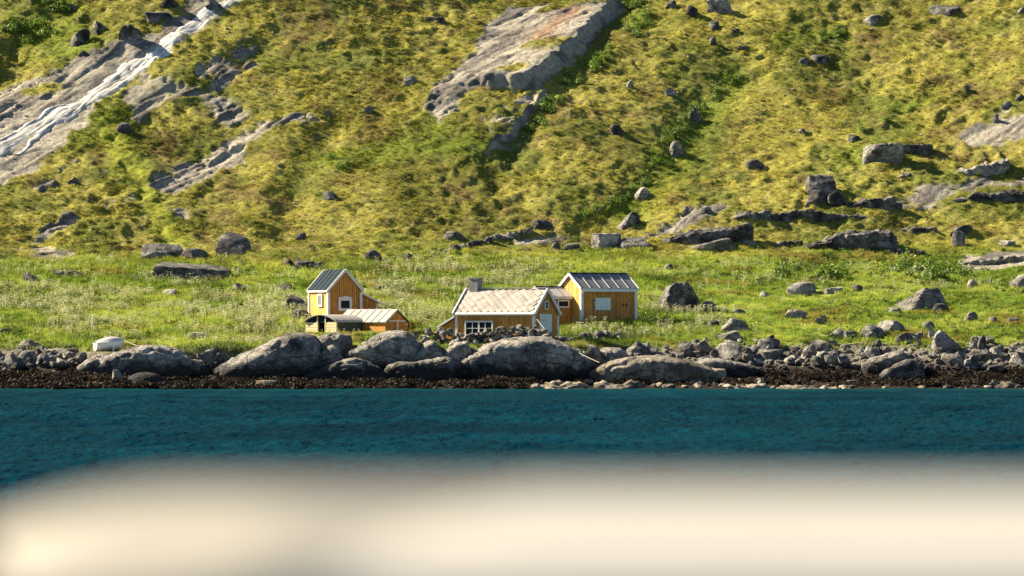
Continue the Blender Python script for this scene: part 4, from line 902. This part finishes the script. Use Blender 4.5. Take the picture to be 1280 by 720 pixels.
roof_slope(h, (x1+.12, D_+oe, HE-oe*sl_+.09), (x0-.1, D_+oe, HE-oe*sl_+.09), (x1+.12, D_/2, HR+.09), (x0-.1, D_/2, HR+.09), 'shed_roof', 7, 'seam')
board(h, (x1+.14, -oe, HE-oe*sl_+.04), (x1+.14, D_/2, HR+.05), .04, .09, 'weathered_wood', 'bargeboard'); board(h, (x1+.14, D_+oe, HE-oe*sl_+.04), (x1+.14, D_/2+.001, HR+.051), .038, .09, 'blue_roof', 'bargeboard')
bm = bmesh.new(); box(bm, x1+.05, x1+.085, .32, 2.12, HE+.05, HE+.14); h.part('lintel', bm, 'white_paint')
for y0, y1 in ((.34, 1.20), (1.26, 2.10)):
    bm = bmesh.new(); box(bm, x1+.05, x1+.082, y0, y1, -.45, HE+.045); dr = h.part('door', bm, 'ochre_paint')
    for k in range(4):
        e = (y1-y0)/4; bm = bmesh.new(); box(bm, x1+.084, x1+.105, y0+k*e+.012, y0+(k+1)*e-.012, -.44, HE+.035); bm_obj('board', bm, 'ochre_paint', dr)
bm = bmesh.new(); box(bm, x1+.108, x1+.135, 1.18, 1.28, -.4, HE+.045); h.part('door_strip', bm, 'white_paint')

# --- dry stone wall in front of the middle house, slate heap, ruined wall on the slope
def stone_wall(name, label, runs, seed, mat=('granite', 'shore_granite', 'dark_rock'), cat='stone wall'):
    rgw = random.Random(seed); root = None
    for (px0, px1, d, zb0, zb1, zt, n, smin, smax) in runs:
        if root is None: root = thing(name, label, cat, (px2x((px0+px1)/2, d), d, zb0))
        for k in range(n):
            f = rgw.random(); px = px0+(px1-px0)*f; h_ = rgw.random(); zb = zb0+(zb1-zb0)*f
            top = zt if not callable(zt) else zt(f); s_ = rgw.uniform(smin, smax)
            o = bpy.data.objects.new('stone', stone_copy(rgw.randrange(20), rgw.choice(mat))); C.objects.link(o); o.parent = root
            z = zb+(top-zb)*h_*.9
            o.location = Vector((px2x(px, d), d+rgw.uniform(-.4, .4)+(h_-.3)*.5, z-s_*.2))-root.location
            o.scale = (s_*rgw.uniform(.8, 1.25), s_*.8, s_*rgw.uniform(.4, .6)); o.rotation_euler = (rgw.uniform(-.2, .2), rgw.uniform(-.35, .25), rgw.uniform(0, 6.28))
    return root
stone_wall('stone_wall', 'loose dry stone wall of piled grey stones below the windows of the middle cabin',
    [(584, 684, 319.8, 3.25, 3.35, lambda f: 4.08+.5*math.sin(min(1, f*1.9)*1.57)-.25*(f > .85), 120, .42, .85)], 4)
stone_wall('stone_wall', 'tumbled low stones of a broken wall left of the middle cabin', [(532, 588, 321.5, 3.3, 3.3, lambda f: 4.55-.5*f, 40, .4, .8)], 6)
stone_wall('slate_heap', 'low stack of flat dark slabs in grass below the right house', [(726, 776, 325, 3.3, 3.3, 4.0, 34, .5, 1.1)], 8, ('dark_rock', 'shore_granite'), 'stone heap')
stone_wall('stone_heap', 'small heap of stones at the right corner of the cabin with the pale door', [(694, 716, 319.5, 3.0, 3.0, 3.9, 18, .4, .8)], 9, ('dark_rock', 'granite'), 'stone heap')
rw = thing('stone_wall', 'ruined line of stones climbing to the right at the foot of the slope above the cabins', 'stone wall', ground(620, 300)); rgw = random.Random(12)
for k in range(46):
    f = k/45; px = 556+f*108; py = np.interp(px, [556, 590, 622, 664], [317, 308, 299, 291]); gx, gy, g_ = ground(px, float(py)); s_ = rgw.uniform(.35, .75)
    o = bpy.data.objects.new('stone', stone_copy(rgw.randrange(20), rgw.choice(['dark_rock', 'granite']))); C.objects.link(o); o.parent = rw
    o.location = Vector((gx, gy+rgw.uniform(-.2, .2), g_-.08))-rw.location; o.scale = (s_*1.2, s_, s_*.8); o.rotation_euler = (0, rgw.uniform(-.3, .3), rgw.uniform(0, 6.28))
st = rw
hp = thing('stone_heap', 'heap of pale and dark stones on the slope behind the left house', 'stone heap', ground(376, 335))
for k in range(22):
    px = rgw.uniform(354, 400); gx, gy, g_ = ground(px, rgw.uniform(328, 337)); s_ = rgw.uniform(.35, .8)
    o = bpy.data.objects.new('stone', stone_copy(rgw.randrange(20), rgw.choice(['dark_rock', 'granite']))); C.objects.link(o); o.parent = hp
    o.location = Vector((gx, gy, g_-.05))-hp.location; o.scale = (s_*1.2, s_, s_*.7); o.rotation_euler = (0, rgw.uniform(-.3, .3), rgw.uniform(0, 6.28))

# --- rowing boat on the rock, its prop, rope, the stake and the mooring line
bd = 318.2; bx = px2x(137, bd); bz = EYE+(HY-439.5)/F*bd
bt = thing('rowing_boat', 'small white rowing boat with a grey cover hauled up on the smooth shore rock', 'boat', (bx, bd, bz), R(30))
st_n = 17; LEN, BM = 2.35, 1.25; hull = []; rim = []
for i in range(st_n):
    u = i/(st_n-1); bw_ = BM/2*(1-max(0, (u-.45)/.55)**2.2)*(.6+.4*min(1, u/.35)**.7); sheer = .64+.22*u**2; keel = .02+.34*max(0, (u-.6)/.4)**2
    row = []
    for k in range(11):
        a = -1+2*k/10; q = abs(a); y = math.copysign(bw_*min(1, q*1.25)**.6 if q < .8 else bw_*(1+.03*(q-.8)/.2), a); z = keel+(sheer-keel)*q**1.9
        row.append(((u-.5)*LEN, y, z))
    hull.append(row)
bm = bmesh.new(); vv = [[bm.verts.new(p) for p in r_] for r_ in hull]
for i in range(st_n-1):
    for k in range(10): bm.faces.new([vv[i][k], vv[i][k+1], vv[i+1][k+1], vv[i+1][k]])
bm.faces.new(vv[0])
hl = bm_obj('hull', bm, 'boat_paint', bt, True); md = hl.modifiers.new('thick', 'SOLIDIFY'); md.thickness = .04
bm = bmesh.new(); vv = []
for i in range(st_n):
    r_ = hull[i]; a = Vector(r_[0]); c_ = Vector(r_[-1]); vv.append([bm.verts.new(a.lerp(c_, k/6)*1.0+Vector((0, 0, (.02)+.38*(1-(2*k/6-1)**2)*(math.sin(math.pi*min(1, i/(st_n-1)*.9+.05))+.02)))) for k in range(7)])
for i in range(st_n-1):
    for k in range(6): bm.faces.new([vv[i][k], vv[i+1][k], vv[i+1][k+1], vv[i][k+1]])
cv = bm_obj('cover', bm, 'boat_cover', bt, True)
for sd in (0, -1):
    bm = bmesh.new(); tube(bm, [Vector(r_[sd])+Vector((0, 0, .01)) for r_ in hull], .035, 6); bm_obj('gunwale', bm, 'boat_paint', bt, True)
bm = bmesh.new(); tube(bm, [((i/(st_n-1)-.5)*LEN, 0, hull[i][5][2]-.03) for i in range(st_n)], .03, 6); bm_obj('keel', bm, 'weathered_wood', bt, True)
def stake(name, label, cat, px, py0, py1, d, rad_, lean=0.0, mat='weathered_wood'):
    x = px2x(px, d); za = EYE+(HY-py1)/F*d; zb = EYE+(HY-py0)/F*d; bm = bmesh.new(); tube(bm, [(0, 0, -.3), (lean*.5, 0, (zb-za)*.5), (lean, .02, zb-za)], [rad_, rad_*.9, rad_*.75], 7)
    o = bm_obj(name, bm, mat); o.location = (x, d, za); tag(o, label, cat)
stake('boat_prop', 'pale wooden prop post leaning against the side of the white boat', 'post', 141.5, 431.5, 440, 317.35, .055, .02, 'white_paint')
gx, gy, g_ = ground(114.6, 417); stake('stake', 'thin white stake standing in the meadow behind the boat', 'stake', 114.6, 396, 417, gy, .05, .10, 'white_paint')
def line(label, a, b_, sag):
    a = Vector(a); b_ = Vector(b_); bm = bmesh.new(); tube(bm, [a.lerp(b_, k/10)-Vector((0, 0, sag*4*k/10*(1-k/10))) for k in range(11)], .022, 5); o = bm_obj('rope', bm, 'rope'); tag(o, label, 'rope')
W3 = lambda px, py, d: (px2x(px, d), d, EYE+(HY-py)/F*d)
line('pale rope running from the boat down to the grass on its right', W3(154, 425, 318.6), W3(173, 432.5, 317.2), .03)
line('thin pale rope stretched across the pale door of the middle cabin', W3(671, 399, 321.5), W3(696, 430, 319), .02)
line('thin pale rope lying over the boulder right of the great whaleback', W3(724, 441, 314.6), W3(749, 453, 313.0), .03)
print('houses', time.time()-T0)
# ------------------------------------------------------------------ vegetation
def tri_clump(n, spread, h0, h1, wd, lean, seed, dome=False):
    r_ = np.random.RandomState(seed); V_, F_ = [], []
    for i in range(n):
        a = r_.uniform(0, 6.283); rr_ = spread*math.sqrt(r_.rand()); hh = r_.uniform(h0, h1)*(1-.5*(rr_/spread)**2 if dome else 1)
        base = np.array([math.cos(a)*rr_, math.sin(a)*rr_, (hh*.35*r_.rand() if dome else -.02)])
        b2 = r_.uniform(0, 6.283); side = np.array([math.cos(b2), math.sin(b2), r_.uniform(-.2, .2)])*wd*.5
        tip = base+np.array([math.cos(a)*lean*r_.uniform(.3, 1.3), math.sin(a)*lean*r_.uniform(.3, 1.3), 0])+np.array([0, 0, hh-base[2]*.5])
        k = len(V_)*1; k = sum(len(v) for v in V_) if False else i*3
        V_.append([base-side, base+side, tip]); F_.append([k, k+1, k+2])
    return np.array(V_).reshape(-1, 3), np.array(F_)
def leafy(n, rad_, hgt, leaf, seed):
    """loose dome of small leaf faces"""
    r_ = np.random.RandomState(seed); V_, F_ = [], []
    for i in range(n):
        d_ = r_.normal(size=3); d_ /= np.linalg.norm(d_); d_[2] = abs(d_[2]); q = r_.uniform(.55, 1.05); p = d_*np.array([rad_, rad_, hgt])*q*(1+.25*math.sin(d_[0]*5+seed)+.2*math.cos(d_[1]*6))
        u = r_.normal(size=3); u /= np.linalg.norm(u); v = np.cross(u, d_+r_.normal(size=3)*.5); v /= np.linalg.norm(v)+1e-6; s_ = leaf*r_.uniform(.6, 1.3)
        V_.append([p-u*s_, p+v*s_*.5, p+u*s_, p-v*s_*.5]); F_.append([i*4, i*4+1, i*4+2, i*4+3])
    return np.array(V_).reshape(-1, 3), np.array(F_)
def scatter(name, src_mesh, P, tint, scl, mat='leaf'):
    """one uncountable mass: instances of a small plant on a cloud of points"""
    src = bpy.data.objects.new(name+'_plant', src_mesh)          # kept as data only, not linked into the scene
    if not src_mesh.materials: src_mesh.materials.append(M[mat])
    me = bpy.data.meshes.new(name); me.vertices.add(len(P)); me.vertices.foreach_set('co', np.asarray(P, np.float32).ravel())
    n_ = len(P); rz_ = np.zeros((n_, 3), np.float32); rz_[:, 2] = rs.rand(n_)*6.283; rz_[:, :2] = (rs.rand(n_, 2)-.5)*.35
    a = me.attributes.new('rot', 'FLOAT_VECTOR', 'POINT'); a.data.foreach_set('vector', rz_.ravel())
    a = me.attributes.new('scl', 'FLOAT', 'POINT'); a.data.foreach_set('value', np.asarray(scl, np.float32))
    a = me.attributes.new('tint', 'FLOAT_COLOR', 'POINT'); a.data.foreach_set('color', np.concatenate([np.clip(tint, 0, 1), np.ones((n_, 1))], 1).astype(np.float32).ravel())
    o = link(name, me, None, kind='stuff')
    g = bpy.data.node_groups.new(name, 'GeometryNodeTree'); g.interface.new_socket('Geometry', in_out='INPUT', socket_type='NodeSocketGeometry'); g.interface.new_socket('Geometry', in_out='OUTPUT', socket_type='NodeSocketGeometry')
    i_ = g.nodes.new('NodeGroupInput'); o_ = g.nodes.new('NodeGroupOutput'); ip = g.nodes.new('GeometryNodeInstanceOnPoints'); oi = g.nodes.new('GeometryNodeObjectInfo'); oi.inputs['Object'].default_value = src
    mp_ = g.nodes.new('GeometryNodeMeshToPoints')
    r_ = g.nodes.new('GeometryNodeInputNamedAttribute'); r_.data_type = 'FLOAT_VECTOR'; r_.inputs[0].default_value = 'rot'
    s_ = g.nodes.new('GeometryNodeInputNamedAttribute'); s_.data_type = 'FLOAT'; s_.inputs[0].default_value = 'scl'
    L = g.links.new; L(i_.outputs[0], mp_.inputs[0]); L(mp_.outputs[0], ip.inputs['Points']); L(oi.outputs['Geometry'], ip.inputs['Instance'])
    L(r_.outputs[0], ip.inputs['Rotation']); L(s_.outputs[0], ip.inputs['Scale']); L(ip.outputs[0], o_.inputs[0])
    md = o.modifiers.new('scatter', 'NODES'); md.node_group = g; return o
def rand_pts(n, y0, y1, dens, marg=10):
    n = int(n*1.1); y = rs.uniform(y0, y1, n); x = rs.uniform(-1, 1, n)*(.1225*y+marg); k = rs.rand(n) < dens(x, y); return x[k], y[k]
houses_xy = [(1.2, 324.6, 5.4), (8.2, 333.8, 4.2), (-13.0, 334.2, 3.0), (-12.6, 327.6, 3.3)]
def clear(x, y):
    m = np.ones(x.shape, bool)
    # inside the footprints nothing grows
    for nm, px, d, r_, (a0, a1, b0, b1) in FOOT:
        ox_, oy_ = px2x(px, d), d; cx, sx_ = math.cos(r_), math.sin(r_); u = (x-ox_)*cx+(y-oy_)*sx_; v = -(x-ox_)*sx_+(y-oy_)*cx
        m &= ~((u > a0) & (u < a1) & (v > b0) & (v < b1))
    return m
FOOT = [('r', 727, 332, R(30), (-2.7, 5.1, -.15, 4.4)), ('m', 571, 325.3, R(-30), (-1.7, 7.0, -.2, 3.9)), ('l', 410.5, 333, R(30), (-.2, 4.7, -.2, 3.5)), ('a', 421, 325.6, R(-42), (-3.5, .2, -.3, 5.6)), ('o', 421, 325.6, R(-42), (-3.5, 2.6, 2.8, 5.5))]
def finish(x, y): return np.stack([x, y, gz(x, y)-.03], 1)
colr = lambda x, y: A[np.clip(np.searchsorted(GY, y)-1, 0, NY-1), np.clip(np.searchsorted(GX, x)-1, 0, NX-1)]
hv = lambda x, y: gsamp(hill, x, y)*(1-.85*gsamp(track, x, y))*(1-np.clip(gsamp(rock, x, y)*1.6, 0, 1))
# heath cushions and grass on the slope
src = [mesh_np('cushion', *leafy(70, .36, .27, .075, 3+i), False) for i in range(2)]+[mesh_np('tuft', *tri_clump(34, .26, .22, .5, .05, .22, 9+i), False) for i in range(2)]
for i, (n_, s0, s1, nm) in enumerate([(60000, .25, .75, 'heath'), (60000, .25, .8, 'heath'), (60000, .3, .65, 'slope_grass'), (60000, .3, .65, 'slope_grass')]):
    x, y = rand_pts(n_, 366, 441, lambda x, y: hv(x, y)*(.75*np.clip(.3+1.5*(fbm(x, y, 3.5, 3, seed=71)-.35), 0, 1) if i > 1 else sstep(.53, .64, .6*fbm(x, y, 5, 4, .6, seed=70)+.4*fbm(x, y, 17, 2, seed=72))))
    t_ = colr(x, y)*(1+.35*(rs.rand(len(x), 1)-.5)); 
    if i < 2: t_ = t_*np.array([.95, 1.0, .85])
    else: t_ = t_*np.array([1.45, 1.42, 1.2])
    scatter(nm, src[i], finish(x, y), t_, s0+(s1-s0)*rs.rand(len(x))**2)
# meadow
def md_(x, y): return (1-gsamp(hill, x, y))*(1-gsamp(shore, x, y))*(1-gsamp(rock, x, y))*clear(x, y)*(y > 317.2)
mt = [mesh_np('tuft', *tri_clump(40, .30, .28, .62, .055, .22, 21), False), mesh_np('tuft', *tri_clump(30, .34, .2, .42, .07, .3, 22), False)]
px_of = lambda x, y: 640+F*x/y
low = lambda x, y: np.where((px_of(x, y) > 372) & (px_of(x, y) < 525) & (y < 331), .5, np.where((px_of(x, y) > 540) & (px_of(x, y) < 700) & (y < 326), .5, 1))
py_of = lambda x, y: HY-F*(gz(x, y)-EYE)/y
for i, (n_, s0, s1) in enumerate([(52000, .4, .95), (44000, .4, 1.05)]):
    x, y = rand_pts(n_, 316.5, 384, lambda x, y: md_(x, y)*(.35+.65*sstep(.35, .55, fbm(x, y, 3, 3, seed=81+i)))*np.where(px_of(x, y) > 820, .8, 1))
    t_ = colr(x, y)*(1+.45*(rs.rand(len(x), 1)-.5)); t_ = t_*(np.array([1.5, 1.45, 1.1]) if i == 0 else np.array([1.15, 1.3, .9]))
    scatter('meadow_grass', mt[i], finish(x, y), t_, low(x, y)*(s0+(s1-s0)*rs.rand(len(x)))*np.where(px_of(x, y) > 820, .72, 1))
# leafy herbs, dark green, in patches
lf = mesh_np('herb', *leafy(60, .34, .42, .09, 31), False)
x, y = rand_pts(26000, 318, 380, lambda x, y: md_(x, y)*sstep(.50, .62, fbm(x, y, 4.5, 3, seed=91))*np.where(px_of(x, y) > 820, .45, 1))
scatter('meadow_herbs', lf, finish(x, y), np.array([.085, .135, .014])*(1+.6*(rs.rand(len(x), 1)-.5)), low(x, y)*(.4+.7*rs.rand(len(x))))
# cow parsley: pale umbels over thin stems
V_, F_ = [], []; r_ = np.random.RandomState(5)
for k in range(5):
    c_ = np.array([r_.uniform(-.28, .28), r_.uniform(-.28, .28), r_.uniform(.55, .95)]); rad_ = r_.uniform(.07, .13); o0 = len(V_)
    V_ += [c_+np.array([math.cos(a)*rad_, math.sin(a)*rad_, r_.uniform(-.02, .02)]) for a in np.linspace(0, 6.283, 7)[:6]]; F_ += [[o0, o0+1, o0+2, o0+3], [o0, o0+3, o0+4, o0+5]]
    o0 = len(V_); V_ += [c_*np.array([.2, .2, 0])+[-.012, 0, 0], c_*np.array([.2, .2, 0])+[.012, 0, 0], c_+[.008, 0, 0], c_+[-.008, 0, 0]]; F_ += [[o0, o0+1, o0+2, o0+3]]
um = mesh_np('umbel', V_, F_, False)
def fl(x, y):
    px, py = px_of(x, y), py_of(x, y)
    z_ = np.maximum.reduce([np.exp(-((px-130)/190)**2-((py-382)/34)**2), np.exp(-((px-330)/80)**2-((py-395)/36)**2), 1.2*np.exp(-((px-560)/100)**2-((py-352)/26)**2), np.exp(-((px-500)/60)**2-((py-385)/30)**2), .9*np.exp(-((px-780)/70)**2-((py-412)/16)**2), .7*np.exp(-((px-860)/60)**2-((py-395)/14)**2), .12*np.exp(-((py-345)/20)**2)])
    return md_(x, y)*z_*sstep(.40, .58, fbm(x, y, 3.2, 3, seed=95))
x, y = rand_pts(56000, 318, 378, fl)
scatter('cow_parsley', um, finish(x, y), np.array([.46, .46, .25])*(1+.3*(rs.rand(len(x), 1)-.5)), low(x, y)*(.4+.5*rs.rand(len(x))))
x, y = rand_pts(9000, 345, 372, lambda x, y: md_(x, y)*np.exp(-((px_of(x, y)-462)/14)**2-((py_of(x, y)-354)/5)**2)); 
if len(x): scatter('yellow_flowers', um, finish(x, y), np.array([.62, .42, .02])*(1+.3*(rs.rand(len(x), 1)-.5)), .5+.4*rs.rand(len(x)))

# rockweed of the tide zone
for k, tint_ in enumerate([(.020, .014, .008), (.032, .020, .009), (.012, .009, .006)]):
    wd = mesh_np('weed', *leafy(64, .42, .26, .10, 60+k), False); n_ = 2600
    px = rs.uniform(-60, 1340, n_); py = 453+34*rs.rand(n_)**.8; y = np.interp(py, [440, 453, 463, 475, 487], [320.5, 316.2, 313.4, 311.2, 309.0]); y = y+rs.uniform(-.4, .4, n_); x = px2x(px, y)
    g_ = gz(x, y); k_ = (g_ < 1.75) & (fbm(x, y, 1.6, 3, seed=97) > .40) & (g_ > -.05) & ((px < 655) | (g_ > .12+.5*rs.rand(n_))); x, y, g_ = x[k_], y[k_], g_[k_]
    scatter('rockweed', wd, np.stack([x, y, g_], 1), np.array(tint_)*(1+.7*(rs.rand(len(x), 1)-.5)), .5+.8*rs.rand(len(x))**1.5)

# leafy shrubs in the gullies: each one a plant of its own
shr = []
for i in range(6):
    v, f = leafy(260, .5, .72, .085, 50+i); v[:, 2] -= .02; shr.append(mesh_np('crown', v, f, False)); shr[-1].materials.append(M['shrub_leaf'])
rg2 = random.Random(77)
def shrub(px, py, wpx, label, group):
    gx, gy, g_ = ground(px, py); s_ = wpx*1.25*gy/F
    o = thing('shrub', label, 'shrub', (gx, gy, g_-.04), rg2.uniform(0, 6.28), group)
    c_ = bpy.data.objects.new('foliage', shr[rg2.randrange(6)]); C.objects.link(c_); c_.parent = o; c_.scale = (s_, s_*rg2.uniform(.8, 1.1), s_*rg2.uniform(.75, 1.05))
    bm = bmesh.new(); tube(bm, [(0, 0, -.15), (.03, 0, s_*.3), (.05, .03, s_*.5)], [.05*s_, .035*s_, .015*s_], 5); bm_obj('stem', bm, 'weathered_wood', o)
def band_shrubs(pts, n, spread, w0, w1, desc, group):
    pl = np.array(pts, float); seg = np.r_[0, np.cumsum(np.hypot(*np.diff(pl, axis=0).T))]; L_ = []
    for k in range(n):
        s_ = rg2.uniform(0, seg[-1]); L_.append((np.interp(s_, seg, pl[:, 0])+rg2.gauss(0, spread), np.interp(s_, seg, pl[:, 1])+rg2.gauss(0, spread*.6), rg2.uniform(w0, w1)))
    L_.sort(key=lambda a: a[1]); O_ = ['topmost', 'second', 'third', 'fourth', 'fifth', 'sixth', 'seventh', 'eighth', 'ninth', 'tenth', 'eleventh', 'twelfth', 'thirteenth', 'fourteenth', 'fifteenth', 'sixteenth', 'seventeenth', 'eighteenth', 'nineteenth', 'twentieth']
    for k, (a, b_, c_) in enumerate(L_): shrub(a, b_, c_, (O_[k]+(' from the top ' if k else ' '))+f'{"small" if c_ < (w0+w1)/2 else "large"} green shrub {desc}', group)
band_shrubs([(925,98),(900,112),(880,132),(862,145)], 13, 5, 6, 12, 'in the right gully above the upright pale boulder', 'shrubs of the right gully')
band_shrubs([(858,150),(842,165),(835,180),(822,212),(812,226)], 20, 7, 6, 13, 'beside or below the upright pale boulder', 'shrubs of the right gully')
band_shrubs([(806,230),(788,240),(775,252),(745,268),(735,275)], 15, 6, 6, 11, 'at the bottom of the right gully', 'shrubs of the right gully')
band_shrubs([(780,-2),(792,8),(800,22),(790,40)], 16, 8, 7, 15, 'at the top edge right of the big slab', 'shrubs beside the big slab')
band_shrubs([(770,50),(750,78),(735,90)], 7, 6, 9, 20, 'in the upper shade of the big slab', 'shrubs beside the big slab')
band_shrubs([(712,100),(698,120),(685,138),(672,158)], 18, 7, 7, 15, 'in the hollow under the big slab', 'shrubs beside the big slab')
band_shrubs([(1005,55),(1035,48),(1060,42)], 8, 4, 6, 10, 'high on the right slope', 'shrubs of the right slope')
band_shrubs([(1120,142),(1135,138),(1070,172)], 7, 5, 6, 11, 'above the overhanging slab', 'shrubs of the right slope')
band_shrubs([(415,205),(425,212),(440,206)], 7, 5, 7, 12, 'in a dark hollow on the middle slope', 'shrubs of the middle slope')
band_shrubs([(20,40),(40,20),(75,12),(60,50)], 18, 12, 8, 18, 'in the knolls left of the waterfall', 'shrubs beside the waterfall')
band_shrubs([(1110,343),(1150,340),(1190,343),(1210,345)], 16, 6, 14, 28, 'above the great wedge boulder', 'shrubs of the right meadow')
band_shrubs([(965,342),(1000,344),(1050,345)], 11, 5, 12, 22, 'above the pale-topped boulder', 'shrubs of the right meadow')
band_shrubs([(728,401),(760,406),(800,404),(830,402)], 12, 4, 8, 15, 'at the foot of the right house', 'shrubs below the right house')
print('plants', time.time()-T0)
# ------------------------------------------------------------------ the boat rail close to the camera (out of focus)
DR = 3.0
rx = lambda px: (px-640)/F*DR
rz = lambda py: EYE+(HY-py)/F*DR
rail = thing('boat_rail', 'blurred cream boat rail across the bottom foreground, right half thicker and whiter', 'boat rail', (0, DR, rz(660)))
def rail_piece(name, x0, x1, yt, yb, mat, endcap, deep=.11, arch=0.0, taper=0.0, drop=0.0):
    """capping with a sloped top; section in y-z, rounded corners, swept along x"""
    zt, zb = rz(yt)-rz(660), rz(yb)-rz(660); sec = []
    for (y, z, r_) in ((deep*.5, zt-.012, .010), (deep*.40, zt, .012), (deep*.22, zt, .02), (-deep*.5, zb+(zt-zb)*.07, .02), (-deep*.5, zb, .008), (deep*.5, zb, .008)): sec.append((y, z))
    n_ = 40; xs = [x0+(x1-x0)*(1-math.cos(k/(n_-1)*math.pi/2)) if endcap else x0+(x1-x0)*k/(n_-1) for k in range(n_)]
    bm = bmesh.new(); rings = []
    cy, cz = 0, (zt+zb)/2
    for x in xs:
        s_ = min(1, math.sqrt(max(0, 1-(1-min(1, (x-x0)/.014))**2))+.02) if endcap else 1
        if taper: q_ = min(1, (x-x0)/taper); s_ = .80+.20*q_*q_*(3-2*q_)
        dz = arch*math.exp(-((x-rx(330))/(rx(440)-rx(330)))**2)                 # the underside is scooped out
        rings.append([bm.verts.new((x, y*(.4+.6*s_), cz+(z-cz)*s_+(dz if z < cz else -drop*max(0, 1-(x-x0)/(rx(250)-rx(-30)))**2.0))) for y, z in sec])
    for a, b_ in zip(rings, rings[1:]):
        for k in range(6): bm.faces.new([a[k], a[(k+1) % 6], b_[(k+1) % 6], b_[k]])
    bm.faces.new(rings[0][::-1]); bm.faces.new(rings[-1]); bmesh.ops.recalc_face_normals(bm, faces=bm.faces)
    o = bm_obj(name, bm, mat, rail, True); o.data.set_sharp_from_angle(angle=R(60)); md = o.modifiers.new('round', 'BEVEL'); md.width = .006; md.segments = 3; return o
rail_piece('cap', rx(-30), rx(640), 617, 752, 'cream_paint', True, .11, rz(731)-rz(752), 0, rz(618)-rz(672))
rail_piece('sleeve', rx(400), rx(1700), 616, 746, 'bright_paint', False, .116, 0, .14)
for px in (720, 1500):
    bm = bmesh.new(); tube(bm, [(rx(px), .02, rz(716)-rz(660)), (rx(px), .02, -.9)], .012, 10); bm_obj('rail_post', bm, 'bright_paint', rail, True)
print('script', time.time()-T0, len(bpy.data.objects))
